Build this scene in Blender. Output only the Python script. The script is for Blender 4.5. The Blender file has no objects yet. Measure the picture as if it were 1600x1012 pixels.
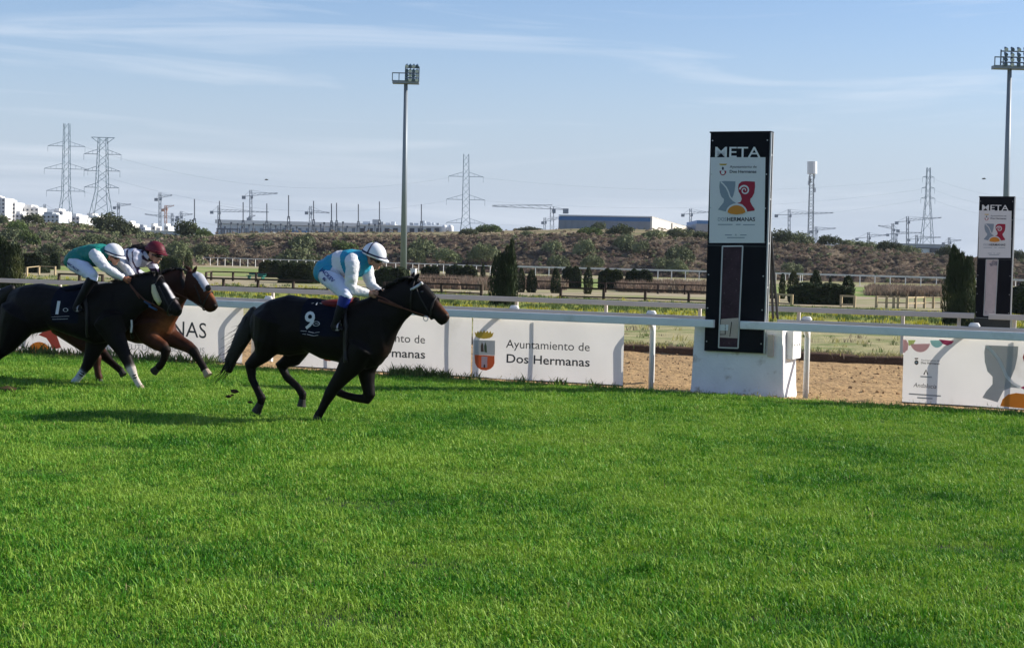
import bpy, bmesh, math, random
import numpy as np
from mathutils import Vector, Matrix, Euler
from mathutils.bvhtree import BVHTree
random.seed(7); rng = np.random.default_rng(7)
S = bpy.context.scene
COL = S.collection
R = math.radians

# ------------------------------------------------------------------ camera
FPX, CAMH, HORIZ, ROLL = 2550.0, 2.05, 404.0, 0.025
PITCH = math.atan((506 - HORIZ) / FPX)
F_ = np.array([0, math.cos(PITCH), -math.sin(PITCH)])
U0 = np.array([0, math.sin(PITCH), math.cos(PITCH)]); R0 = np.array([1.0, 0, 0])
R_ = R0 * math.cos(ROLL) + U0 * math.sin(ROLL)
U_ = U0 * math.cos(ROLL) - R0 * math.sin(ROLL)
CAM = np.array([0, 0, CAMH])
cd = bpy.data.cameras.new('camera'); cam = bpy.data.objects.new('camera', cd); COL.objects.link(cam)
cd.sensor_width = 36; cd.lens = FPX / 1600 * 36; cd.clip_start = 0.1; cd.clip_end = 12000
cam.matrix_world = Matrix(((R_[0], U_[0], -F_[0], 0), (R_[1], U_[1], -F_[1], 0), (R_[2], U_[2], -F_[2], CAMH), (0, 0, 0, 1)))
S.camera = cam

# ------------------------------------------------------------------ sky and sun
SUN_EL, SUN_AZ = R(29), R(10)          # azimuth measured from +x towards +y
w = bpy.data.worlds.new('World'); S.world = w; w.use_nodes = True
nt = w.node_tree; nt.nodes.clear()
def N(tree, t, **k):
    n = tree.nodes.new(t)
    for a, b in k.items():
        if a in n.inputs: n.inputs[a].default_value = b
        else: setattr(n, a, b)
    return n
sky = N(nt, 'ShaderNodeTexSky', sky_type='NISHITA', sun_disc=False)
sky.sun_elevation = SUN_EL; sky.sun_rotation = math.pi / 2 - SUN_AZ
sky.air_density = 1.0; sky.dust_density = 0.25; sky.ozone_density = 3.0; sky.altitude = 50
bg = N(nt, 'ShaderNodeBackground', Strength=0.09); out = N(nt, 'ShaderNodeOutputWorld')
tc = N(nt, 'ShaderNodeTexCoord')
mp = N(nt, 'ShaderNodeMapping'); mp.inputs['Scale'].default_value = (2.2, 2.2, 26); mp.inputs['Rotation'].default_value = (R(1.0), R(2.2), 0)
nz = N(nt, 'ShaderNodeTexNoise', Scale=1.7, Detail=7.0, Roughness=0.55, Distortion=0.9)
cr = N(nt, 'ShaderNodeValToRGB'); cr.color_ramp.elements[0].position = 0.5; cr.color_ramp.elements[1].position = 0.78
cr.color_ramp.elements[0].color = (0, 0, 0, 1); cr.color_ramp.elements[1].color = (.46, .46, .46, 1)
mx = N(nt, 'ShaderNodeMixRGB'); mx.inputs[2].default_value = (6.6, 7.0, 7.6, 1)
hs = N(nt, 'ShaderNodeMixRGB', blend_type='MULTIPLY'); hs.inputs[0].default_value = 1.0; hs.inputs[2].default_value = (0.97, 0.96, 1.06, 1)
L = nt.links.new
L(tc.outputs['Generated'], mp.inputs['Vector']); L(mp.outputs['Vector'], nz.inputs['Vector']); L(nz.outputs['Fac'], cr.inputs['Fac'])
L(sky.outputs['Color'], hs.inputs[1])
sx = N(nt, 'ShaderNodeSeparateXYZ'); hr = N(nt, 'ShaderNodeMapRange', interpolation_type='SMOOTHERSTEP'); hm_ = N(nt, 'ShaderNodeMixRGB')
hr.inputs['From Min'].default_value = -0.02; hr.inputs['From Max'].default_value = 0.19; hr.inputs['To Min'].default_value = 0.97; hr.inputs['To Max'].default_value = 0.0
hm_.inputs[2].default_value = (3.80, 4.42, 5.45, 1)                # pale haze band round the whole horizon
L(tc.outputs['Generated'], sx.inputs[0]); L(sx.outputs['Z'], hr.inputs['Value']); L(hr.outputs['Result'], hm_.inputs[0]); L(hs.outputs['Color'], hm_.inputs[1])
L(cr.outputs['Color'], mx.inputs[0]); L(hm_.outputs['Color'], mx.inputs[1]); L(mx.outputs['Color'], bg.inputs['Color']); L(bg.outputs[0], out.inputs[0])
sd = bpy.data.lights.new('sun', 'SUN'); sd.energy = 5.0; sd.angle = R(0.55); sd.color = (1, 0.93, 0.82)
sun = bpy.data.objects.new('sun', sd); COL.objects.link(sun)
sv = Vector((math.cos(SUN_AZ) * math.cos(SUN_EL), math.sin(SUN_AZ) * math.cos(SUN_EL), math.sin(SUN_EL)))
sun.rotation_euler = sv.to_track_quat('Z', 'Y').to_euler(); sun.location = sv * 60
vs = S.view_settings; vs.view_transform = 'Standard'; vs.look = 'None'; vs.gamma = 1; vs.exposure = 0.6
try: vs.use_curve_mapping = False
except Exception: pass
S.cycles.max_bounces = 8; S.cycles.transparent_max_bounces = 8

# ------------------------------------------------------------------ geometry of the view
def ray(px, py):
    return F_ + (px - 800) / FPX * R_ - (py - 506) / FPX * U_
def G(px, py, z=0.0):
    r = ray(px, py); return CAM + r * ((z - CAMH) / r[2])
def W(px, py, Y):
    r = ray(px, py); return CAM + r * (Y / r[1])
def onplane(px, py, o, n):
    r = ray(px, py); return CAM + r * (np.dot(np.asarray(o) - CAM, n) / np.dot(r, n))
g0, g1 = G(0, 548.2), G(1600, 643.0)
D_ = (g1 - g0); D_ /= np.linalg.norm(D_)                 # along the rail, towards the right / camera
M_ = np.array([-D_[1], D_[0], 0.0])                       # across the track, away from the camera
if M_[1] < 0: M_ = -M_
O_ = G(975, 548.2 + 975 * (643 - 548.2) / 1600)
ANG = math.atan2(D_[1], D_[0])
def RW(a, b, z=0.0): return O_ + D_ * a + M_ * b + np.array([0, 0, z])
def ra(px, b=0.0):                                        # rail coordinate a of an image column on the line b
    py = 605
    r = ray(px, py); r = np.array([r[0], r[1], 0])
    # solve CAMxy + t r = O + D a + M b
    A = np.array([[r[0], -D_[0]], [r[1], -D_[1]]]); c = (O_ + M_ * b - CAM)[:2]
    t, a = np.linalg.solve(A, c); return a
def rab(p): q = np.asarray(p) - O_; return float(q @ D_), float(q @ M_)

# ------------------------------------------------------------------ materials
def lin(c):
    return tuple(((v / 12.92) if v <= 0.04045 else ((v + 0.055) / 1.055) ** 2.4) for v in c)
_m = {}
def M(name, col, rough=0.6, var=0.12, scale=6.0, bump=0.0, bscale=40.0, spec=0.3, trans=0.0, metal=0.0, col2=None, mixs=None, inst=0.0, attr=None, sheen=0.0, detail=4.0, tcol=None):
    if name in _m: return _m[name]
    m = bpy.data.materials.new(name); m.use_nodes = True; t = m.node_tree; t.nodes.clear(); L = t.links.new
    o = N(t, 'ShaderNodeOutputMaterial'); p = N(t, 'ShaderNodeBsdfPrincipled')
    p.inputs['Roughness'].default_value = rough; p.inputs['Metallic'].default_value = metal
    p.inputs['Specular IOR Level'].default_value = spec
    if sheen: p.inputs['Sheen Weight'].default_value = sheen
    g = N(t, 'ShaderNodeNewGeometry'); n = N(t, 'ShaderNodeTexNoise', Scale=scale, Detail=detail, Roughness=0.6)
    L(g.outputs['Position'], n.inputs['Vector'])
    if attr:
        a = N(t, 'ShaderNodeAttribute', attribute_name=attr); base = a.outputs['Color']
    else:
        r = N(t, 'ShaderNodeRGB'); r.outputs[0].default_value = (*col, 1); base = r.outputs[0]
    if col2 is not None:
        n2 = N(t, 'ShaderNodeTexNoise', Scale=mixs[0], Detail=5.0, Roughness=0.62); L(g.outputs['Position'], n2.inputs['Vector'])
        rp = N(t, 'ShaderNodeMapRange'); rp.inputs['From Min'].default_value = mixs[1]; rp.inputs['From Max'].default_value = mixs[2]
        L(n2.outputs['Fac'], rp.inputs['Value'])
        mxx = N(t, 'ShaderNodeMixRGB'); mxx.inputs[2].default_value = (*col2, 1); L(rp.outputs['Result'], mxx.inputs[0]); L(base, mxx.inputs[1]); base = mxx.outputs[0]
    mr = N(t, 'ShaderNodeMapRange'); mr.inputs['From Min'].default_value = 0.25; mr.inputs['From Max'].default_value = 0.75
    mr.inputs['To Min'].default_value = 1 - var; mr.inputs['To Max'].default_value = 1 + var; L(n.outputs['Fac'], mr.inputs['Value'])
    val = mr.outputs['Result']
    if inst:
        oi = N(t, 'ShaderNodeObjectInfo'); m2 = N(t, 'ShaderNodeMapRange'); m2.inputs['To Min'].default_value = 1 - inst; m2.inputs['To Max'].default_value = 1 + inst
        L(oi.outputs['Random'], m2.inputs['Value']); mm = N(t, 'ShaderNodeMath', operation='MULTIPLY'); L(val, mm.inputs[0]); L(m2.outputs['Result'], mm.inputs[1]); val = mm.outputs[0]
    mul = N(t, 'ShaderNodeVectorMath', operation='SCALE'); L(base, mul.inputs[0]); L(val, mul.inputs['Scale'])
    L(mul.outputs[0], p.inputs['Base Color'])
    if bump:
        b = N(t, 'ShaderNodeBump', Strength=1.0, Distance=bump); nb = N(t, 'ShaderNodeTexNoise', Scale=bscale, Detail=5.0); L(g.outputs['Position'], nb.inputs['Vector'])
        L(nb.outputs['Fac'], b.inputs['Height']); L(b.outputs[0], p.inputs['Normal'])
    sh = p.outputs[0]
    if trans:
        tr = N(t, 'ShaderNodeBsdfTranslucent')
        if tcol: tr.inputs['Color'].default_value = (*tcol, 1)
        else: L(mul.outputs[0], tr.inputs['Color'])
        ms = N(t, 'ShaderNodeMixShader'); ms.inputs[0].default_value = trans; L(sh, ms.inputs[1]); L(tr.outputs[0], ms.inputs[2]); sh = ms.outputs[0]
    L(sh, o.inputs[0]); _m[name] = m; return m

# ------------------------------------------------------------------ mesh helpers
class MB:
    def __init__(s): s.v = []; s.f = []; s.mi = []; s.cur = 0
    def add(s, vs, fs):
        k = len(s.v); s.v.extend([tuple(map(float, p)) for p in vs]); s.f.extend([tuple(i + k for i in f) for f in fs]); s.mi.extend([s.cur] * len(fs)); return s
    def box(s, c, size, X=(1, 0, 0), Y=(0, 1, 0), Z=(0, 0, 1)):
        c = np.array(c, float); X, Y, Z = [np.array(q, float) for q in (X, Y, Z)]; hx, hy, hz = np.array(size) / 2
        vs = [c + X * a * hx + Y * b * hy + Z * d * hz for a, b, d in ((-1,-1,-1),(1,-1,-1),(1,1,-1),(-1,1,-1),(-1,-1,1),(1,-1,1),(1,1,1),(-1,1,1))]
        return s.add(vs, [(0,3,2,1),(4,5,6,7),(0,1,5,4),(1,2,6,5),(2,3,7,6),(3,0,4,7)])
    def tube(s, pts, rad, n=8, cap=True, flat=1.0, up=None):
        pts = [np.array(p, float) for p in pts]
        if not hasattr(rad, '__len__'): rad = [rad] * len(pts)
        vs = []; fs = []; prev = None
        for i, p in enumerate(pts):
            t = pts[min(i + 1, len(pts) - 1)] - pts[max(i - 1, 0)]; t = t / (np.linalg.norm(t) + 1e-12)
            ref = np.array(up if up is not None else ((0, 0, 1) if abs(t[2]) < 0.92 else (0, 1, 0)), float)
            x = np.cross(t, ref); x /= (np.linalg.norm(x) + 1e-12); y = np.cross(x, t)
            if prev is not None and np.dot(prev, x) < 0: x, y = -x, -y
            prev = x
            for k in range(n):
                a = 2 * math.pi * (k + .5) / n; vs.append(p + rad[i] * (x * math.cos(a) + y * math.sin(a) * flat))
        for i in range(len(pts) - 1):
            for k in range(n): fs.append((i*n+k, i*n+(k+1)%n, (i+1)*n+(k+1)%n, (i+1)*n+k))
        if cap: fs.append(tuple(range(n))[::-1]); fs.append(tuple((len(pts)-1)*n+k for k in range(n)))
        return s.add(vs, fs)
    def bar(s, p, q, r, n=4): return s.tube([p, q], r, n)
    def prism(s, pts2, f0, f1):   # polygon given as 3D loops
        n = len(pts2); vs = [f0(*p) for p in pts2] + [f1(*p) for p in pts2]
        return s.add(vs, [tuple(range(n)), tuple(range(n, 2*n))[::-1]] + [(i, i+n, (i+1)%n+n, (i+1)%n) for i in range(n)])
    def build(s, name, mats, parent=None, smooth=False, local=False, **props):
        me = bpy.data.meshes.new(name); me.from_pydata(s.v, [], s.f); me.update()
        if not isinstance(mats, (list, tuple)): mats = [mats]
        for m in mats: me.materials.append(m)
        if len(mats) > 1: me.polygons.foreach_set('material_index', s.mi)
        if smooth: me.polygons.foreach_set('use_smooth', [True] * len(me.polygons))
        bm = bmesh.new(); bm.from_mesh(me); bmesh.ops.recalc_face_normals(bm, faces=bm.faces); bm.to_mesh(me); bm.free()
        o = bpy.data.objects.new(name, me); COL.objects.link(o)
        if parent is not None:
            o.parent = parent
            if not local: o.matrix_parent_inverse = parent_mat(parent).inverted()
        for k, v in props.items(): o[k] = v
        return o
def parent_mat(p):
    m = Matrix.LocRotScale(p.location, p.rotation_euler, p.scale)
    if p.parent: m = parent_mat(p.parent) @ p.matrix_parent_inverse @ m
    return m
def tag(o, label, cat, group=None, kind=None):
    if label: o['label'] = label
    if cat: o['category'] = cat
    if group: o['group'] = group
    if kind: o['kind'] = kind
    return o
def empty(name, loc, rz=0.0, label=None, cat=None, group=None):
    o = bpy.data.objects.new(name, None); o.empty_display_size = 0.2; COL.objects.link(o); o.location = tuple(map(float, loc)); o.rotation_euler = (0, 0, rz)
    return tag(o, label, cat, group)
def kids(o): return [c for c in bpy.data.objects if c.parent == o]
def copy_tree(o, parent=None):
    c = o.copy(); COL.objects.link(c)
    if parent is not None: c.parent = parent; c.matrix_parent_inverse = o.matrix_parent_inverse.copy()
    for ch in kids(o): copy_tree(ch, c)
    return c
def struct(o): o['kind'] = 'structure'; return o
def mesh_obj(name, verts, faces, mats, kind=None, smooth=False):
    me = bpy.data.meshes.new(name); me.from_pydata([tuple(map(float, v)) for v in verts], [], faces); me.update()
    for m in (mats if isinstance(mats, (list, tuple)) else [mats]): me.materials.append(m)
    if smooth: me.polygons.foreach_set('use_smooth', [True] * len(me.polygons))
    o = bpy.data.objects.new(name, me); COL.objects.link(o)
    if kind: o['kind'] = kind
    return o
def grid_obj(name, nx, ny, fn, mats, kind=None, smooth=True):
    vs = [fn(i / (nx - 1), j / (ny - 1)) for j in range(ny) for i in range(nx)]
    fs = [(j*nx+i, j*nx+i+1, (j+1)*nx+i+1, (j+1)*nx+i) for j in range(ny - 1) for i in range(nx - 1)]
    return mesh_obj(name, vs, fs, mats, kind, smooth)
def instancer(name, pts, rots, scl, idx, sources, label, cat=None):
    me = bpy.data.meshes.new(name); me.from_pydata([], [], []); me.vertices.add(len(pts)); me.vertices.foreach_set('co', np.asarray(pts, np.float32).ravel())
    for nm, ty, dat, key in (('rot', 'FLOAT_VECTOR', rots, 'vector'), ('scl', 'FLOAT', scl, 'value'), ('idx', 'INT', idx, 'value')):
        a = me.attributes.new(nm, ty, 'POINT'); a.data.foreach_set(key, np.asarray(dat, np.int32 if ty == 'INT' else np.float32).ravel())
    me.update(); o = bpy.data.objects.new(name, me); COL.objects.link(o); o['kind'] = 'stuff'; tag(o, label, cat)
    cl = bpy.data.collections.new(name + '_pieces')
    for s in sources: cl.objects.link(s)
    ng = bpy.data.node_groups.new(name, 'GeometryNodeTree')
    ng.interface.new_socket('Geometry', in_out='INPUT', socket_type='NodeSocketGeometry'); ng.interface.new_socket('Geometry', in_out='OUTPUT', socket_type='NodeSocketGeometry')
    gi = ng.nodes.new('NodeGroupInput'); go = ng.nodes.new('NodeGroupOutput'); ci = ng.nodes.new('GeometryNodeCollectionInfo'); ip = ng.nodes.new('GeometryNodeInstanceOnPoints')
    ci.inputs['Collection'].default_value = cl; ci.inputs['Separate Children'].default_value = True; ci.inputs['Reset Children'].default_value = True
    ip.inputs['Pick Instance'].default_value = True
    def att(nm, ty):
        n = ng.nodes.new('GeometryNodeInputNamedAttribute'); n.data_type = ty; n.inputs['Name'].default_value = nm; return n.outputs['Attribute']
    K = ng.links.new
    K(gi.outputs[0], ip.inputs['Points']); K(ci.outputs[0], ip.inputs['Instance']); K(att('idx', 'INT'), ip.inputs['Instance Index'])
    K(att('rot', 'FLOAT_VECTOR'), ip.inputs['Rotation']); K(att('scl', 'FLOAT'), ip.inputs['Scale']); K(ip.outputs[0], go.inputs[0])
    md = o.modifiers.new('scatter', 'NODES'); md.node_group = ng
    return o
def src(name, verts, faces, mat):
    me = bpy.data.meshes.new(name); me.from_pydata([tuple(map(float, v)) for v in verts], [], faces); me.materials.append(mat); me.update()
    return bpy.data.objects.new(name, me)
def prof(x, pts):
    xs = [p[0] for p in pts]; ys = [p[1] for p in pts]; return float(np.interp(x, xs, ys))
def fbm(x, y, z=0.0, o=4):
    from mathutils import noise
    return noise.fractal(Vector((x, y, z)), 1.0, 2.0, o)

# ================================================================== GROUND
c_turf = M('turf_soil', (0.014, 0.026, 0.006), 0.9, 0.4, 9, 0.01, 60)
c_field = M('field_grass', (0.10, 0.125, 0.03), 0.9, 0.35, 0.9, 0.02, 14, col2=(0.33, 0.27, 0.13), mixs=(0.35, 0.42, 0.58))
B_SAND0, = (0.0,)
aS, B_SAND1 = rab(G(1150, 555.5)); aR2, B_R2 = rab(G(1405, 557.5)); B_R2 = max(B_R2, B_SAND1 + 0.25)
def XY(a, b, z=0.0): return tuple(RW(a, b, z))
# far ground sheet
def gz(b): return -0.10
gs = mesh_obj('ground', [(-900, -60, -.10), (900, -60, -.10), (900, 246, -.10), (-900, 246, -.10)], [(0, 1, 2, 3)], c_field, 'structure')
tf = mesh_obj('turf_track', [XY(-90, -0.38), XY(40, -0.38), XY(40, -60), XY(-90, -60)], [(0, 1, 2, 3)], c_turf, 'structure')
# sand track with harrow furrows
c_sand = M('sand', (0.42, 0.28, 0.14), 0.95, 0.22, 3.0, 0.03, 16, col2=(0.29, 0.19, 0.10), mixs=(5.0, 0.45, 0.7), spec=0.1)
def sandf(u, v):
    a = -80 + 110 * u; b = -0.62 + (B_SAND1 + 0.62) * v
    p = RW(a, b); fur = 0.036 * math.sin(b * 2 * math.pi / 0.46 + 0.8 * fbm(a * .25, b * .3)) + 0.03 * fbm(a * 2.4, b * 2.4) + 0.035 * fbm(a * .6, b * 5.0)
    edge = min(1.0, max(0, b) / 0.6)
    return (p[0], p[1], -0.045 + fur * edge * 0.8 + (0.03 if b < 0.3 else 0))
grid_obj('sand_track', 620, 84, sandf, c_sand, 'structure')
# grass bank beyond the sand: a small step up, then the dry infield
c_bank = M('dry_grass_bank', (0.34, 0.30, 0.15), 0.95, 0.25, 2.0, 0.03, 20, col2=(0.17, 0.20, 0.06), mixs=(0.55, 0.45, 0.62))
c_kerb = M('dark_kerb', (0.10, 0.055, 0.03), 0.95, 0.3, 6, 0.02, 30)  # kerb step coloured darker than the sand and the grass
def bankf(u, v):
    a = -120 + 170 * u
    bb = [B_SAND1, B_SAND1 + 0.02, B_SAND1 + 0.25, B_SAND1 + 0.5][int(round(v * 3))] + (0.05 * fbm(a * .9, 3.3) if v < 0.9 else 0)
    zz = [-0.12, 0.10, 0.14, 0.06][int(round(v * 3))] + (0.03 * fbm(a * 1.3, 7.7) if 0.1 < v < .9 else 0)
    return tuple(RW(a, bb, zz))
grid_obj('track_kerb', 400, 4, bankf, c_kerb, 'structure')
def infield(u, v):
    a = -120 + 170 * u; b = B_SAND1 + 0.3 + 13 * v
    return tuple(RW(a, b, 0.07 + 0.04 * fbm(a * .3, b * .3) - 0.09 * v))
grid_obj('infield_strip', 160, 24, infield, c_bank, 'structure')
# yellow flowering meadow, tan training track, weedy ground : strips parallel to the rails
c_mead = M('flower_meadow', (0.17, 0.21, 0.03), 0.9, 0.3, 1.1, 0.03, 10, col2=(0.42, 0.36, 0.03), mixs=(0.28, 0.5, 0.66))
c_tan = M('tan_track', (0.34, 0.28, 0.18), 0.95, 0.15, 0.6, 0.01, 8, col2=(0.22, 0.23, 0.08), mixs=(0.12, 0.46, 0.62))
c_green = M('infield_green', (0.17, 0.24, 0.045), 0.9, 0.3, 0.5, 0.02, 6, col2=(0.34, 0.30, 0.14), mixs=(0.13, 0.5, 0.62))
def strip(name, p0, p1, z, mat, amin=-260, amax=120):
    b0 = rab(G(*p0))[1]; b1 = rab(G(*p1))[1]
    return mesh_obj(name, [XY(amin, b0, z), XY(amax, b0, z), XY(amax, b1, z), XY(amin, b1, z)], [(0, 1, 2, 3)], mat, 'structure')
strip('meadow', (1000, 492), (1000, 470), -0.006, c_mead)
strip('dry_lawn', (1000, 530), (1000, 492), -0.010, c_bank)
strip('training_track', (1000, 469), (1000, 452), 0.0, c_tan)
strip('infield_lawn', (1000, 452), (1000, 433), 0.004, c_green)
strip('far_sand_track', (1000, 438), (1000, 433.5), 0.012, c_tan)

# embankment, hill and plateau
TOP = [(-700, 320), (-200, 335), (0, 350), (60, 352), (130, 356), (200, 364), (260, 372), (330, 374), (400, 371), (500, 371), (640, 372), (800, 371), (900, 369), (1000, 373), (1100, 377), (1210, 382), (1330, 389), (1480, 404), (1600, 410), (2300, 420)]
TOP2 = [(-700, 320), (-200, 332), (0, 346), (60, 350), (130, 354), (200, 362), (260, 369), (330, 367), (400, 364), (500, 364), (640, 364), (800, 361), (900, 359), (1000, 359), (1100, 364), (1210, 379), (1330, 387), (1480, 402), (1600, 409), (2300, 420)]
def emb(px, t):
    """t: 0 foot .. 1 top edge .. 2 far plateau"""
    lw = max(0, min(1, (330 - px) / 120)); yb = 236 - 58 * lw; yt = 250 + 12 * lw
    zt = W(px, prof(px, TOP), yt)[2]
    if t <= 1:
        s = t; e = (s ** (0.85)) * (1 - lw) + s * lw
        Y = yb + (yt - yb) * s; z = -0.1 + (zt + 0.1) * (max(0, min(1, 1.12 * e)) * (1 - lw) + e * lw)
        x = W(px, 400, Y)[0]
        z += (0.35 * fbm(x * .25, Y * .25) + 0.22 * fbm(x * .9, Y * .9, z * .8)) * math.sin(math.pi * min(1, max(0, s))) ** .5
        Y += 1.1 * fbm(x * .22, z * .45, 4.0) * (1 - lw) * math.sin(math.pi * s)
        return (x, Y, z)
    Y = yt + (t - 1) ** 2 * 1130; x = W(px, 400, Y)[0]
    z2 = max(zt, W(px, prof(px, TOP2), 385)[2]); k = min(1, (Y - yt) / (385 - yt)); k = k * k * (3 - 2 * k)
    return (x, Y, zt + (z2 - zt) * k + 0.25 * fbm(x * .06, Y * .06) * k)
c_cliff = M('red_earth_bank', (0.075, 0.055, 0.044), 0.95, 0.45, 0.9, 0.3, 1.6, col2=(0.15, 0.12, 0.085), mixs=(0.22, 0.48, 0.62), spec=0.05)
c_plat = M('plateau_grass', (0.26, 0.20, 0.12), 0.95, 0.3, 0.3, 0.05, 2, col2=(0.13, 0.14, 0.05), mixs=(0.06, 0.45, 0.6), spec=0.1)
nx, ny = 420, 40
vs_ = []; 
PXS = np.linspace(-900, 2500, nx)
for j in range(ny):
    t = j / 27 if j <= 27 else 1 + (j - 27) / 12.0
    for i in range(nx): vs_.append(emb(PXS[i], t))
fs_ = [(j*nx+i, j*nx+i+1, (j+1)*nx+i+1, (j+1)*nx+i) for j in range(ny-1) for i in range(nx-1)]
hill = mesh_obj('embankment', vs_, fs_, [c_cliff, c_plat], 'structure', True)
hill.data.polygons.foreach_set('material_index', [0 if j < 26 else 1 for j in range(ny-1) for i in range(nx-1)])
def ground_at(px, t): return np.array(emb(px, t))

# ================================================================== RAILS AND BANNERS
white = M('white_plastic', (0.74, 0.75, 0.75), 0.35, 0.06, 3.0, spec=0.5, col2=(0.55, 0.56, 0.54), mixs=(2.2, 0.55, 0.75))
whiteg = M('dusty_plastic', (0.58, 0.53, 0.50), 0.6, 0.08, 2.0, spec=.2)
rgrey = M('shaded_rail_plastic', (0.40, 0.40, 0.40), 0.6, 0.08, 2.0, spec=.2)  # second rail: shade on its near face put into a darker colour
whitem = M('white_paint', (0.72, 0.72, 0.70), 0.5, 0.08, 5, spec=0.4, col2=(0.5, 0.49, 0.45), mixs=(4, 0.58, 0.72))
concrete_w = M('whitewashed_concrete', (0.76, 0.76, 0.76), 0.85, 0.07, 3, 0.006, 24, col2=(0.42, 0.37, 0.32), mixs=(3.4, 0.59, 0.76))
steel_d = M('dark_steel', (0.03, 0.035, 0.04), 0.5, 0.2, 5)
def rail_bar(a0, a1, b, ztop, w_, h_, parent, name='rail'):
    n = max(2, int((a1 - a0) / 2.7) + 1); mb = MB()
    prf = [(math.copysign(abs(math.cos(q)) ** .16, math.cos(q)) * w_ / 2, math.copysign(abs(math.sin(q)) ** .35, math.sin(q)) * h_ / 2) for q in np.linspace(0, 2*math.pi, 17)[:-1]]
    rs = []
    for i in range(n):
        a = a0 + (a1 - a0) * i / (n - 1); dz = random.uniform(-.006, .006); db = random.uniform(-.008, .008)
        rs.append([RW(a, b + p[0] + db, ztop - h_/2 + p[1] + dz) for p in prf])
    k = len(prf); vs = [p for r in rs for p in r]
    fs = [(i*k+j, i*k+(j+1) % k, (i+1)*k+(j+1) % k, (i+1)*k+j) for i in range(n-1) for j in range(k)] + [tuple(range(k)), tuple((n-1)*k+j for j in range(k))]
    return mb.add(vs, fs).build(name, white, parent, smooth=False)
def running_rail(a0, a1, b, ztop, posts, label, goose=True, w_=0.085, h_=0.125, zb=-0.05, rp=0.04, rm=None, knob=True):
    t = empty('running_rail', RW((a0 + a1) / 2, b, 0), ANG, label, 'rail', 'white running rails beside the tracks')
    rb = rail_bar(a0, a1, b, ztop, w_, h_, t); rb.data.materials[0] = rm or white
    for a in posts:
        mb = MB()
        if goose:
            gb = .42; q = [RW(a, b + gb, zb), RW(a, b + gb, .92)] + [RW(a, b + gb * math.cos(s), .92 + (ztop - .05 - .92) * math.sin(s)) for s in np.linspace(.3, math.pi/2, 6)]
            mb.tube(q, rp, 8)
            po = mb.build('post', white, t, smooth=True)
            if not knob: continue
            kb = MB(); kb.tube([RW(a - .07, b + .03, ztop - .005), RW(a - .05, b + .03, ztop + .028), RW(a + .05, b + .03, ztop + .028), RW(a + .07, b + .03, ztop - .005)], [.03, .05, .05, .03], 8); kb.build('clamp', whitem, po, smooth=True)
        else:
            mb.box(RW(a, b + .155, (zb + ztop - .03) / 2), (.075, .06, ztop - .03 - zb), D_, M_); mb.box(RW(a, b + .085, ztop - .06), (.06, .10, .05), D_, M_); po = mb.build('post', whiteg if rm is whiteg else white, t)
            if rm is whiteg: continue
            kb = MB(); kb.tube([RW(a - .07, b + .05, ztop - .005), RW(a - .05, b + .05, ztop + .02), RW(a + .05, b + .05, ztop + .02), RW(a + .07, b + .05, ztop - .005)], [.03, .045, .045, .03], 8); kb.build('clamp', whitem, po, smooth=True)
    return t
A_L1, A_R0 = ra(1113, -.05), ra(1155, -.05)
pk = [ra(1017, .36), ra(1259, .36), ra(1512, .36)]; pk2 = [ra(1014.5, 1.5), ra(1257, 1.5), ra(1519, 1.5)]; sp = pk[0] - pk[1]
left_posts = []; a = pk[0]
while a > -38: left_posts.append(a); a += sp * 1.0
running_rail(-40, A_L1, -.06, 1.165, left_posts, 'near white running rail carrying banners, left of the near finish post', True, rp=.044, knob=False)
running_rail(A_R0, 9, -.06, 1.165, [pk[1], pk[2], pk[2] - sp], 'near white running rail from the near finish post to the right edge', True, rp=.044, knob=False)
running_rail(-42, ra(1100, 1.45), 1.45, 1.165, [pk2[0] + sp * i for i in range(13)], 'second white rail just behind the banner rail, left of the finish post', False, .08, .10, rm=rgrey)
running_rail(ra(1212, 1.45), 9, 1.45, 1.165, [pk2[1], pk2[2], pk2[2] - sp], 'second white rail just behind the near rail, right of the finish post', False, .08, .10, rm=rgrey)
b2 = B_R2; zt2 = 1.09
za = onplane(1440, 486.2, RW(0, b2), M_)[2]; zt2 = float(za)
r2p = [ra(1405, b2), ra(1242, b2), ra(1087, b2), ra(940, b2)]
sp2 = (r2p[3] - r2p[0]) / 3; r2 = list(r2p); a = r2p[3] + sp2
while a > -75: r2.append(a); a += sp2
running_rail(-80, ra(1518, b2), b2, zt2, r2 + [ra(1493, b2)], 'far white running rail across the sand, left of the far finish post', False, .08, .125, rm=whiteg)
running_rail(ra(1541, b2), 16, b2, zt2, [ra(1580, b2), ra(1580, b2) - sp2], 'far white running rail across the sand, right of the far finish post', False, .08, .125, rm=whiteg)

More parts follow.
